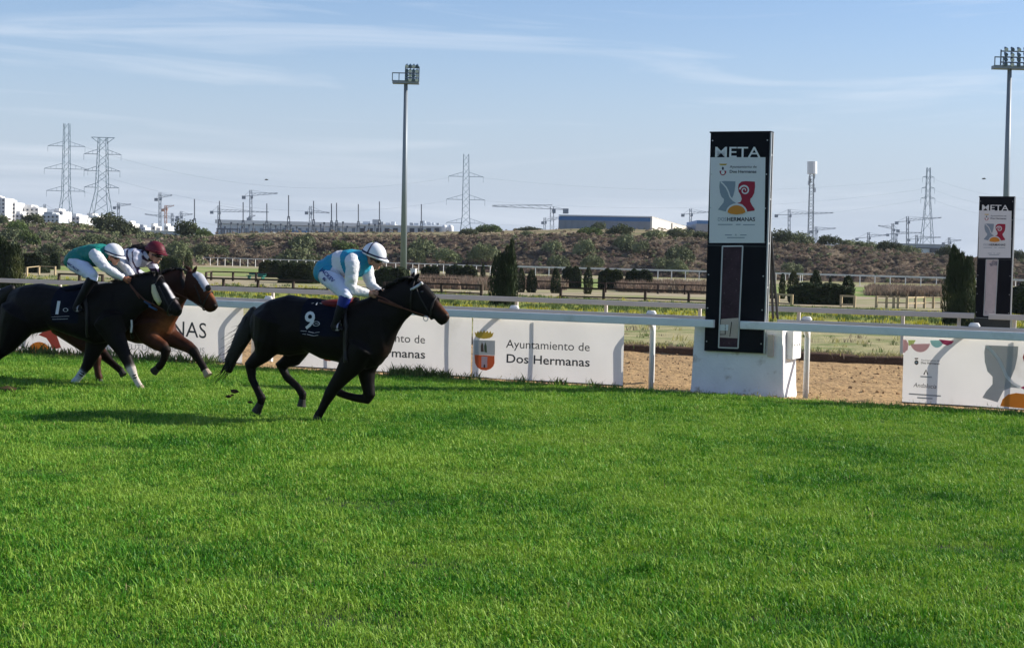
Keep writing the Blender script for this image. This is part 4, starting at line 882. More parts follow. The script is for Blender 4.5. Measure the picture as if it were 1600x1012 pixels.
# grey warehouse with blue eaves, pale end wall turned to the sun
Yw = 400; t = empty('warehouse', W(950, 372, Yw), 0, 'long grey warehouse with blue eaves and pale end wall', 'warehouse')
A_, B_, C_ = W(872, 372, Yw + 6), W(1018, 372, Yw), W(1092, 372, Yw + 150)
def wall_between(name, p, q, z0, z1, mat, t, th=.4):
    d = (q - p); d[2] = 0; Ln = np.linalg.norm(d); d /= Ln; n = np.array([-d[1], d[0], 0]); c = (p + q) / 2; c[2] = (z0 + z1) / 2
    return MB().box(c + n * th / 2, (Ln, th, z1 - z0), d, n).build(name, mat, t)
z1 = W(940, 338.5, Yw)[2]; zs = W(940, 344.5, Yw)[2]; z0 = 2.0
wf = wall_between('front_wall', A_.copy(), B_.copy(), z0, zs, bgy, t); wall_between('eaves_band', A_.copy(), B_.copy(), zs + .003, z1, bbl, t, .5)
d = (B_ - A_); d[2] = 0; d /= np.linalg.norm(d)
for k in range(1, 14): q = A_ + (B_ - A_) * k / 14; q[2] = (z0 + zs) / 2; MB().box(q + np.array([0, -.06, 0]), (.12, .12, zs - z0), d, (-d[1], d[0], 0)).build('cladding_joint', bgy, t)
zc = W(1055, 346.5, Yw + 75)[2]
wall_between('end_wall', B_.copy(), C_.copy(), z0, z1 + .4, bcr, t)
for k in (1, 2): q = B_ + (C_ - B_) * k / 3; q[2] = (z0 + z1) / 2; MB().box(q + np.array([.1, -.1, 0]), (.5, .5, z1 - z0)).build('pilaster', bgy, t)
Dk = A_ + (C_ - B_); rv = [A_.copy(), B_.copy(), C_.copy(), Dk]
for q in rv: q[2] = z1 + .1
MB().prism([tuple(q) for q in rv], lambda *p: p, lambda *p: (p[0], p[1], p[2] + .3)).build('roof', tank, t)
t = empty('warehouse', W(1100, 372, 520), 0, 'blue roofed shed partly hidden by the near finish post', 'warehouse')
part_block('wall', 1088, 1120, 350, 376, 500, 30, bgy, t); part_block('roof', 1089, 1121, 344.5, 349.9, 500, 30, bbl, t)
t = empty('hall', W(1450, 392, 560), 0, 'pale low hall with dark window strip under the right pylon', 'hall')
part_block('wall', 1404, 1480, 388, 400, 560, 30, bpale, t); part_block('roof', 1402, 1482, 381, 387, 560, 34, roofm, t); part_block('window', 1415, 1478, 387.1, 388.4, 559.7, .2, win, t); part_block('door', 1453, 1466, 387.5, 395, 559.6, .3, win, t)
# long white substation building and second plant building
Ys = 520; t = empty('substation_hall', W(460, 372, Ys + 40), 0, 'long white roofed hall behind the substation masts', 'hall')
part_block('wall', 340, 612, 353, 376, Ys + 40, 16, bpale, t); part_block('roof', 336, 616, 346.5, 352.5, Ys + 39.5, 18, tank, t)
for k in range(22): part_block('window', 346 + k * 12, 351 + k * 12, 356.5, 365, Ys + 39.8, .3, winl, t)
t = empty('plant_building', W(640, 372, Ys), 0, 'white plant building with roof units and two white tanks', 'building')
part_block('wall', 556, 692, 353.5, 376, Ys, 18, bpale, t); part_block('roof', 554, 694, 351.8, 353.4, Ys - .4, 19, tank, t)
for k in range(10):
    x = 562 + k * 13.0; part_block('window', x, x + 7.5, 356.5, 365, Ys - .2, .3, win, t)
for x0, x1, y0 in ((567, 577, 346), (582, 592, 343), (594, 599, 346.5), (603, 608, 348), (611, 617, 346.5), (640, 645, 348), (647, 653, 348.5), (657, 664, 345), (667, 673, 347), (675, 678, 348), (682, 686, 348.5)): part_block('roof_unit', x0, x1, y0, 351.6, Ys + 3, 3, bpale if (x0 % 2) else roofm, t)
for x in (694.5, 704): 
    c = W(x, 361, Ys - 2); MB().tube([c - np.array([0, 0, 1.4]), c + np.array([0, 0, 1.3]), c + np.array([0, 0, 1.9])], [.95, .95, .5], 12).build('tank', tank, t, smooth=True)
# gantry posts and beams of the substation
stl = M('substation_steel', (0.11, 0.13, 0.16), .6, .1, .1)
for k in range(30):
    x = 345 + k * 8.6 + rng.uniform(-2, 2); y_ = rng.uniform(347, 356); b = W(x, 376, 440); tp = W(x, y_, 440)
    if k in (7, 15, 24): continue
    t = MB(); t.bar(b, tp, .14, 5); t.box(tp, (.5, .3, .5)); o = t.build('steel_post', stl); tag(o, 'one of the thin dark insulator posts standing before the white substation hall', 'post', 'substation insulator posts')
for x0, x1, y_, lab in ((338, 372, 357, 'left dark steel gantry before the substation hall'), (408, 444, 358.5, 'steel gantry left of the blue one in the substation'), (452, 479, 360.5, 'bluish steel gantry in the middle of the substation'), (494, 520, 361.5, 'right dark steel gantry of the substation')):
    t = empty('steel_gantry', W(x0, 376, 436), 0, lab, 'gantry', 'steel gantries of the substation'); mt = bbl if 'blu' in lab[:5] else stl
    part_block('beam', x0, x1, y_, y_ + 2.0, 436, .5, mt, t)
    for x in (x0 + 1, (x0 + x1) / 2, x1 - 1): part_block('leg', x - .9, x + .9, y_ + 2.05, 378, 436, .4, mt, t)
t = empty('shed', W(414, 372, 430), 0, 'small white shed at the left foot of the substation', 'shed'); part_block('wall', 405, 425, 364.5, 378, 430, 5, tank, t); part_block('roof', 404, 426, 362.5, 364.4, 429.5, 6, bpale, t); part_block('door', 413, 417, 367, 378, 429.8, .2, win, t)
MS = [(304, 311, 'leftmost thin substation mast above the umbrella pine'), (343, 314, 'thin substation mast left of the tall grey crane'), (380, 316, 'thin substation mast just left of the tall grey crane'), (417, 318, 'thin mast between tall crane and tallest mast'), (451, 305, 'tallest substation mast left of the leading rider'), (490, 314, 'mast touching the crane among the substation masts'), (518, 318, 'first of two close masts above the leading rider'), (526, 317, 'second of two close masts above the leading rider'), (560, 319, 'mast above the left end of the plant building'), (593, 315, 'straight mast left of the floodlight pole'), (658.5, 319, 'straight mast right of the floodlight pole')]
for x, y_, lab in MS:
    b = W(x, 378, 445); tp = W(x, y_, 445); t = empty('substation_mast', b, 0, lab, 'mast', 'thin masts of the substation')
    mb = MB(); k = .55; md = b * .45 + tp * .55; lattice(mb, b, md, 1.2, .5, 6, .09); mb.build('lower_mast', stl, t); MB().bar(md - np.array([0, 0, .3]), tp, .16, 6).build('upper_mast', stl, t)
# white town on the left
TW = [(-30, 8, 305, 350, 640, 'tall white stepped block at the left picture edge'), (6, 24, 312, 348, 650, 'white block with balconies second from the left edge'), (32, 60, 320, 350, 660, 'white terraced block left of the leftmost pylon'), (24, 36, 330, 350, 630, 'low white house between the two left blocks'), (66, 92, 331, 352, 560, 'grey roofed hall left of the leftmost pylon foot'), (84, 98, 326, 352, 600, 'white house directly behind the leftmost pylon'), (112, 124, 334, 356, 600, 'white house just right of the leftmost pylon'), (122, 134, 336, 356, 620, 'white house with flat roof between the two left pylons'), (134, 152, 333, 356, 640, 'white house at the foot of the flat topped pylon'), (200, 207, 345, 356, 640, 'tiny white tower house right of the dark evergreen'), (236, 243, 349, 362, 700, 'small white house left of the orange crane'), (256, 263, 349, 362, 700, 'small white house below the orange crane'), (218, 227, 351, 362, 720, 'small grey house at the left end of the grey wall')]
for i, (x0, x1, y0, y1, Y, lab) in enumerate(TW):
    grey = 'grey' in lab; t = empty('town_house', W((x0 + x1) / 2, y1 + 8, Y), 0, lab, 'house', 'white houses of the town on the hill'); wm = (x1 - x0)
    part_block('wall', x0, x1, y0 + 4, y1 + 10, Y, 12, bpale if grey else bw, t); part_block('roof_storey', x0 + wm * .1, x0 + wm * .62, y0, y0 + 3.98, Y + 2, 8, roofm if grey else bw, t)
    part_block('roof_storey', x0 + wm * .7, x0 + wm * .86, y0 + 2, y0 + 3.98, Y + 3, 4, bw, t)
    for r_ in range(max(1, int((y1 - y0 - 6) / 6))):
        for c_ in range(max(1, int(wm / 6))): xx = x0 + wm * (c_ + .5) / max(1, int(wm / 6)); part_block('window', xx - 1.2, xx + 1.2, y0 + 6.5 + r_ * 6, y0 + 9.2 + r_ * 6, Y - .3, .4, win, t)
t = empty('low_wall', W(260, 376, 330), 0, 'long grey wall on the hill above the maroon cap', 'wall'); part_block('wall', 214, 296, 361.5, 374, 330, 1.2, bpale, t); part_block('coping', 213, 297, 360.3, 361.45, 329.8, 1.6, tank, t)
# birds
bird_m = M('bird_grey', (0.08, .08, .09), .7, .1, 5)
for x, y_, Y, lab in ((1537, 279.5, 140, 'small bird flying left of the right floodlight mast'), (416, 281, 150, 'small bird flying above the tall substation crane')):
    c = W(x, y_, Y); t = empty('bird', c, .4, lab, 'bird', 'birds in flight'); MB().tube([c + np.array([-.16, 0, -.02]), c + np.array([-.05, 0, 0]), c + np.array([.1, 0, .01]), c + np.array([.2, 0, .03])], [.01, .055, .05, .02], 8).build('body', bird_m, t)
    for s in (-1, 1): MB().add([c + np.array([-.05, 0, .02]), c + np.array([.09, 0, .02]), c + np.array([.06, s * .2, .08]), c + np.array([-.1, s * .42, .03]), c + np.array([-.06, s * .2, .07])], [(0, 1, 2, 4), (4, 2, 3)]).build('wing', bird_m, t)

# ================================================================== HORSES AND RIDERS
def sstep(a, b, x): t = np.clip((x - a) / (b - a), 0, 1); return t * t * (3 - 2 * t)
class Frame:
    """vertical plane of one horse: u along the rail direction, s across (towards the far side is +), z up"""
    def __init__(s, foot, lat, ref):
        s.O = G(*foot) - M_ * lat; s.sc = FPX / float((W(*ref, (G(*foot))[1]) - CAM) @ F_); s.mat = Matrix(((D_[0], M_[0], 0, s.O[0]), (D_[1], M_[1], 0, s.O[1]), (0, 0, 1, 0), (0, 0, 0, 1)))
    def p(s, px, py, lat=0.0):
        r = ray(px, py); o = s.O + M_ * lat; t = ((o - CAM) @ M_) / (r @ M_); q = CAM + r * t - s.O
        return np.array([q @ D_, lat, q[2]])
def ring(c, a, b_, n=22, e=1.15):
    """ellipse ring: in-plane half axis vector a (u,z), lateral half width b_"""
    out = []
    for k in range(n):
        q = 2 * math.pi * k / n; cs, sn = math.cos(q), math.sin(q)
        out.append(c + a * math.copysign(abs(cs) ** (1 / e), cs) + np.array([0, b_ * math.copysign(abs(sn) ** (1 / e), sn), 0]))
    return out
def loft(rings):
    n = len(rings[0]); vs = [p for r in rings for p in r]; k = len(rings)
    fs = [(i*n+j, i*n+(j+1) % n, (i+1)*n+(j+1) % n, (i+1)*n+j) for i in range(k-1) for j in range(n)]
    vs.append(np.mean(rings[0], 0)); vs.append(np.mean(rings[-1], 0)); c0, c1 = len(vs) - 2, len(vs) - 1
    fs += [((j+1) % n, j, c0) for j in range(n)] + [((k-1)*n+j, (k-1)*n+(j+1) % n, c1) for j in range(n)]
    return vs, fs
def pairs_chain(F, data, yaw=0.0):
    """data rows: top x,y, bottom x,y, half width m, optional lateral offset"""
    rs, cl = [], []
    for d in data:
        lat = d[5] if len(d) > 5 else 0.0; t, b = F.p(d[0], d[1], lat), F.p(d[2], d[3], lat); c = (t + b) / 2; a = (t - b) / 2
        rg = ring(c, a, d[4])
        if yaw:                                                  # turn the section towards the camera side
            cy, sy = math.cos(yaw), math.sin(yaw); rg = [c + np.array([(p - c)[0] * cy + (p - c)[1] * sy, -(p - c)[0] * sy + (p - c)[1] * cy, (p - c)[2]]) for p in rg]
        rs.append(rg); cl.append((c, min(np.linalg.norm(a), d[4]), np.linalg.norm(a)))
    return rs, cl
def line_chain(F, data, flat=.86, gain=1.0):
    """data rows: x, y, half width px, lateral offset"""
    P = [F.p(d[0], d[1], d[3]) for d in data]; rs, cl = [], []
    for i, d in enumerate(data):
        t = P[min(i+1, len(P)-1)] - P[max(i-1, 0)]; t /= np.linalg.norm(t); lat = np.array([0, 1.0, 0]); a = np.cross(lat, t); a /= np.linalg.norm(a); l2 = np.cross(t, a); r = d[2] / F.sc * gain
        out = []
        for k in range(14):
            q = 2 * math.pi * k / 14; out.append(P[i] + a * r * math.cos(q) + l2 * r * flat * math.sin(q))
        if i == 0: c0 = np.mean(out, 0); rs.append([c0 - t * r * .45 + (np.array(p) - c0) * .55 for p in out])
        rs.append(out); cl.append((P[i], r * .93, r))
        if i == len(data) - 1: c0 = np.mean(out, 0); rs.append([c0 + t * r * .45 + (np.array(p) - c0) * .55 for p in out])
    return rs, cl
def fuse(chains, voxel, smooth=5):
    mb = MB()
    for rs in chains: mb.add(*loft(rs))
    me = bpy.data.meshes.new('tmp'); me.from_pydata(mb.v, [], mb.f); bm = bmesh.new(); bm.from_mesh(me); bmesh.ops.recalc_face_normals(bm, faces=bm.faces); bm.to_mesh(me); bm.free()
    o = bpy.data.objects.new('tmp', me); COL.objects.link(o)
    m = o.modifiers.new('r', 'REMESH'); m.mode = 'VOXEL'; m.voxel_size = voxel; m.use_smooth_shade = True
    sm = o.modifiers.new('s', 'SMOOTH'); sm.factor = .5; sm.iterations = smooth
    dg = bpy.context.evaluated_depsgraph_get(); r = bpy.data.meshes.new_from_object(o.evaluated_get(dg)); bpy.data.objects.remove(o)
    n = len(r.vertices); co = np.zeros(n * 3); r.vertices.foreach_get('co', co); co = co.reshape(-1, 3)
    fs = [tuple(p.vertices) for p in r.polygons]; no = np.zeros(n * 3); r.vertices.foreach_get('normal', no); bpy.data.meshes.remove(r)
    return co, fs, no.reshape(-1, 3)
def dist_to(co, cl):
    best = np.full(len(co), 9.0)
    for (a, ra_, _), (b, rb, _) in zip(cl[:-1], cl[1:]):
        ab = b - a; t = np.clip(((co - a) @ ab) / (ab @ ab + 1e-12), 0, 1); best = np.minimum(best, np.linalg.norm(co - (a + t[:, None] * ab), axis=1) - (ra_ + (rb - ra_) * t))
    return best
def mesh_local(name, co, fs, mats, parent, mi=None, smooth=True, cols=None):
    me = bpy.data.meshes.new(name); me.from_pydata(np.asarray(co).tolist(), [], fs)
    for m in (mats if isinstance(mats, (list, tuple)) else [mats]): me.materials.append(m)
    if mi is not None: me.polygons.foreach_set('material_index', np.asarray(mi, np.int32))
    if smooth: me.polygons.foreach_set('use_smooth', [True] * len(me.polygons))
    if cols is not None:
        ca = me.color_attributes.new('coat', 'FLOAT_COLOR', 'POINT'); ca.data.foreach_set('color', np.hstack([cols, np.ones((len(cols), 1))]).astype(np.float32).ravel())
    me.update(); o = bpy.data.objects.new(name, me); COL.objects.link(o); o.parent = parent
    return o
def shell(name, co, fs, no, keep, off, mat, parent, mi_fn=None, wr=0.0, mats=None):
    """cloth lying on the body: the kept faces lifted along their normals"""
    F_k = [f for f, k in zip(fs, keep) if k]
    if not F_k: return None
    ids = sorted({i for f in F_k for i in f}); mp_ = {v: i for i, v in enumerate(ids)}; c = co[ids]; n = no[ids]
    w_ = np.array([wr * (fbm(p[0] * 9, p[1] * 9, p[2] * 14, 3)) for p in c]) if wr else 0
    c2 = c + n * (off + w_)[:, None] if wr else c + n * off
    F2 = [tuple(mp_[i] for i in f) for f in F_k]
    mi = None
    if mi_fn is not None: mi = mi_fn(np.array([c2[list(f)].mean(0) for f in F2]), [k for k, q in enumerate(keep) if q])
    return mesh_local(name, c2, F2, mats or mat, parent, mi)
coat = M('horse_coat', (1, 1, 1), 0.55, 0.3, 14, spec=0.11, attr='coat', bump=0.0015, bscale=160)
hair_m = M('horse_hair', (0.006, 0.005, 0.005), 0.55, 0.3, 30, spec=.3); hoof_m = M('hoof', (0.02, 0.018, 0.016), 0.6, .3, 30); hoof_l = M('pale_hoof', (0.32, 0.25, 0.19), 0.6, .2, 30)
leather = M('dark_leather', (0.012, 0.009, 0.008), 0.5, .2, 20, spec=.4); tanlea = M('rust_leather', (0.10, 0.035, 0.02), 0.6, .2, 20); strap_w = M('white_strap', (0.55, 0.55, 0.56), .6, .05, 20)
fleece = M('cream_fleece', (0.60, 0.55, 0.33), .95, .12, 60, .006, 120); cloth_n = M('navy_cloth', (0.004, 0.006, 0.016), 0.85, .15, 12, .002, 90, spec=.1); num_w = M('number_white', (0.62, 0.64, 0.68), .7, .03, 10); eye_m = M('eye', (0.01, 0.006, 0.004), .1, .1, 10, spec=.6); hood_m = M('grey_hood', (0.36, 0.37, 0.42), .8, .1, 20); bit_m = M('bit_steel', (.5, .5, .5), .3, .05, 5, metal=.9); blue_s = M('blue_strap', (0.03, 0.08, 0.2), .6, .1, 20); red_s = M('red_pad', (0.13, 0.008, 0.012), .75, .1, 20)
def hair_strands(name, strands, parent, r0, mat, n=5):
    mb = MB()
    for pts in strands:
        k = len(pts); mb.tube(pts, [r0 * (1 - .8 * i / (k - 1)) for i in range(k)], n)
    return mb.build(name, mat, parent, smooth=True, local=True)
def horse(sp):
    F = Frame(*sp['foot']); t = empty('racehorse', F.O, ANG, sp['label'], 'horse', 'galloping racehorses'); t.matrix_world = F.mat; t.location = tuple(F.O); t.rotation_euler = (0, 0, ANG)
    CH, CLS, COLS = [], [], []
    for nm in ('torso', 'neck', 'head'):
        rs, cl = pairs_chain(F, sp[nm], sp.get('yaw', 0) if nm == 'head' else 0); CH.append(rs)
    base = np.array(sp['col']); co_cl = []
    for nm, data in sp['legs']:
        rs, cl = line_chain(F, data, gain=1.1); CH.append(rs); co_cl.append((nm, cl))
    for e in sp['ears']: CH.append(line_chain(F, e, .6, 1.15)[0])
    for e in sp.get('extra', ()): CH.append(line_chain(F, e, .9, 1.0)[0])
    co, fs, no = fuse(CH, .0135, 7)
    # muscles: soft relief on the large forms
    rel = np.array([.012 * fbm(p[0] * 2.6 + 3, p[1] * 3, p[2] * 3.2, 3) for p in co]) * sstep(.62, .95, co[:, 2]); co = co + no * rel[:, None]
    cols = np.tile(base, (len(co), 1)); bv0 = BVHTree.FromPolygons([Vector(p) for p in co], fs)
    def blend(d, c, w_):
        k = np.exp(-np.maximum(d, 0) / w_)[:, None]; return cols * (1 - k) + np.array(c) * k
    for (pts, r, c, w_) in sp.get('paint', ()):
        cl = []
        for x, y, l in pts:
            e = F.p(x, y, 0 if l is None else l)
            if l is None:
                for _ in range(3):
                    h = bv0.ray_cast(Vector((e[0], -3, e[2])), Vector((0, 1, 0)))[0]
                    if h is not None: e = np.array(F.p(x, y, h[1]))
            cl.append((e, r, r))
        cl = cl if len(cl) > 1 else cl * 2
        cols = blend(dist_to(co, cl), c, w_)
    for nm, cl in co_cl:
        if nm in sp.get('legpaint', {}): c, i0 = sp['legpaint'][nm]; cols = blend(dist_to(co, cl[i0:]) * 1.0, c, .012)
    mesh_local('body', co, fs, coat, t, cols=cols)
    bvh = BVHTree.FromPolygons([Vector(p) for p in co], fs)
    # hooves
    for (x0, y0, x1, y1, r0, r1, lat, pale) in sp['hooves']:
        a, b = F.p(x0, y0, lat), F.p(x1, y1, lat); MB().tube([a, a * .4 + b * .6, b], [r0 / F.sc, (r0 + r1) / 2 / F.sc, r1 / F.sc], 12).build('hoof', hoof_l if pale else hoof_m, t, smooth=False, local=True)
    # tail
    rs, cl = line_chain(F, sp['tail'], .55)
    vs, f2 = loft(rs); rt = np.random.default_rng(5); vs = [v + rt.normal(size=3) * .006 for v in vs]
    tl_ = mesh_local('tail', vs, f2, hair_m, t)
    st = []
    tp = [c[0] for c in cl]; 
    for k in range(130):
        i = rt.integers(1, len(tp) - 1); o_ = rt.normal(size=3) * np.array([.045, .03, .045]); q0 = tp[i] + o_ * .8; d = (tp[min(i+1, len(tp)-1)] - tp[i-1]); d /= np.linalg.norm(d)
        lf = np.array([-1, 0, rt.uniform(-.3, .35)]) * rt.uniform(0, .5) * sp.get('wind', 1); L_ = rt.uniform(.12, .40)
        st.append([q0, q0 + (d * .8 + lf * .3) * L_ * .5 + rt.normal(size=3) * .01, q0 + (d * .75 + lf) * L_ + rt.normal(size=3) * .02])
    hair_strands('tail_strands', st, tl_, .006, hair_m, 4)
    # mane
    st = []; crest = [F.p(*c) for c in sp['mane']]
    for i in range(150):
        q = rt.uniform(0, len(crest) - 1.001); k = int(q); p = crest[k] + (crest[k+1] - crest[k]) * (q - k); p = p + np.array([rt.normal() * .01, rt.normal() * .015, -.015])
        bk = np.array([-rt.uniform(.02, .10), rt.normal() * .03, rt.uniform(.0, .035)]); sd_ = -1 if rt.random() < .6 else 1
        st.append([p, p + bk * .5 + np.array([0, sd_ * .015, .018]), p + bk + np.array([0, sd_ * .035, -.01])])
    hair_strands('mane', st, t, .011, hair_m, 4)
    # eye, nostril
    ex, ey, el = sp['eye']; e = F.p(ex, ey, 0); h = bvh.ray_cast(Vector((e[0], -3, e[2])), Vector((0, 1, 0)))[0]
    bm = bmesh.new(); bmesh.ops.create_uvsphere(bm, u_segments=10, v_segments=8, radius=.022); bmesh.ops.translate(bm, verts=bm.verts, vec=h + Vector((0, .012, 0))); me = bpy.data.meshes.new('eye'); bm.to_mesh(me); bm.free(); me.materials.append(eye_m); o = bpy.data.objects.new('eye', me); COL.objects.link(o); o.parent = t
    nx_, ny_ = sp['nostril']; e = F.p(nx_, ny_, 0); h = bvh.ray_cast(Vector((e[0], -3, e[2])), Vector((0, 1, 0)))[0]
    if h: bm = bmesh.new(); bmesh.ops.create_uvsphere(bm, u_segments=8, v_segments=6, radius=.017); bmesh.ops.translate(bm, verts=bm.verts, vec=h + Vector((0, .008, 0))); me = bpy.data.meshes.new('nostril'); bm.to_mesh(me); bm.free(); me.materials.append(leather); o = bpy.data.objects.new('nostril', me); COL.objects.link(o); o.parent = t
    # near side projection of pixel points
    def near(x, y, off=.012, lat=0.0):
        e = F.p(x, y, lat)
        for _ in range(3):                       # account for the lateral position when reading the pixel
            h = bvh.ray_cast(Vector((e[0], -3, e[2])), Vector((0, 1, 0)))[0]
            if h is None: return np.array([e[0], -.1, e[2]])
            e = F.p(x, y, h[1])
        return np.array([e[0], h[1] - off, e[2]])
    def strap(name, pts, r, mat, parent=t, flat=.45, n=6):
        q = [near(*p) for p in pts]
        q2 = []
        for a, b in zip(q[:-1], q[1:]):
            for k in range(4):
                m_ = a + (b - a) * k / 4; h = bvh.ray_cast(Vector((m_[0], -3, m_[2])), Vector((0, 1, 0)))[0]; q2.append(np.array([m_[0], (h[1] - .008) if h else m_[1], m_[2]]))
        q2.append(q[-1]); return MB().tube(q2, r, n).build(name, mat, parent, smooth=True, local=True)
    def ringstrap(name, row, f0, r, mat, nm='head', parent=t, e0=0, e1=22):
        a, b = sp[nm][row], sp[nm][min(row + 1, len(sp[nm]) - 1)]; d = [a[i] + (b[i] - a[i]) * f0 for i in range(5)]; la = (a[5] if len(a) > 5 else 0) * (1 - f0) + (b[5] if len(b) > 5 else 0) * f0
        tt, bb = F.p(d[0], d[1], la), F.p(d[2], d[3], la); c = (tt + bb) / 2; av = (tt - bb) / 2; L_ = np.linalg.norm(av)
        q = ring(c, av * (L_ + .012) / L_, d[4] + .012, 24); q = q + [q[0]]
        return MB().tube(q[e0:e1 + 3] if e1 < 22 else q, r, 5).build(name, mat, parent, smooth=True, local=True)
    # number cloth and print
    (cx0, cy0, cx1, cy1) = sp['cloth']; 
    fc = np.array([co[list(f)].mean(0) for f in fs]); fn = np.array([no[list(f)].mean(0) for f in fs])
    ul, ur = F.p(cx0, cy1, -.28)[0], F.p(cx1, cy1, -.28)[0]; zl = F.p(cx0, cy1, -.28)[2]
    lab_leg = np.min([dist_to(fc, cl) for nm, cl in co_cl], axis=0)
    keep = (fc[:, 0] > ul) & (fc[:, 0] < ur) & (fc[:, 2] > zl)
    cl_ = shell('saddle_cloth', co, fs, no, keep, .012, cloth_n, t, wr=.004)
    for (txt, x0, y0, x1, y1, hgt, bold, shear) in sp['numbers']:
        v, f = text_geo(txt, bold, shear); a0, a1 = v[:, 0].min(), v[:, 0].max(); pts = []
        for q in v:
            k = (q[0] - a0) / (a1 - a0); x = x0 + (x1 - x0) * k; y = y0 + (y1 - y0) * k - q[1] / .73 * hgt; pts.append(near(x, y, .03))
        MB().add(pts, f).build('number', num_w, cl_, local=True)
    for kind, pts, wd_ in sp['marks']:
        q = [near(x, y, .03) for x, y in pts]; MB().tube(q, wd_, 4, flat=.4).build('print_mark' if kind else 'cloth_emblem', num_w, cl_, local=True)
    # saddle and girth
    rs, _ = pairs_chain(F, sp['saddle']); vs, f2 = loft(rs); sd2 = mesh_local('saddle', vs, f2, leather, t)
    rs, _ = pairs_chain(F, [(r[0], r[1] - .6, r[2], r[3] + sp.get('padh', 3), r[4] + .02) for r in sp['saddle']]); vs, f2 = loft(rs); mesh_local('saddle_pad', vs, f2, sp.get('padm', cloth_n), t)
    strap('girth', sp['girth'], .028, leather, flat=.3)
    for nm, pts, r, m in sp['straps']: strap(nm, pts, r, m)
    for nm, row, f0, r, m in sp['rings']: ringstrap(nm, row, f0, r, m)
    if 'fn' in sp: sp['fn'](F, t, near, bvh, co, fs, no, fc)
    return F, t, near, bvh
SOFT = 1.0
blk = (0.005, 0.0037, 0.0035); brn = (0.085, 0.032, 0.014)
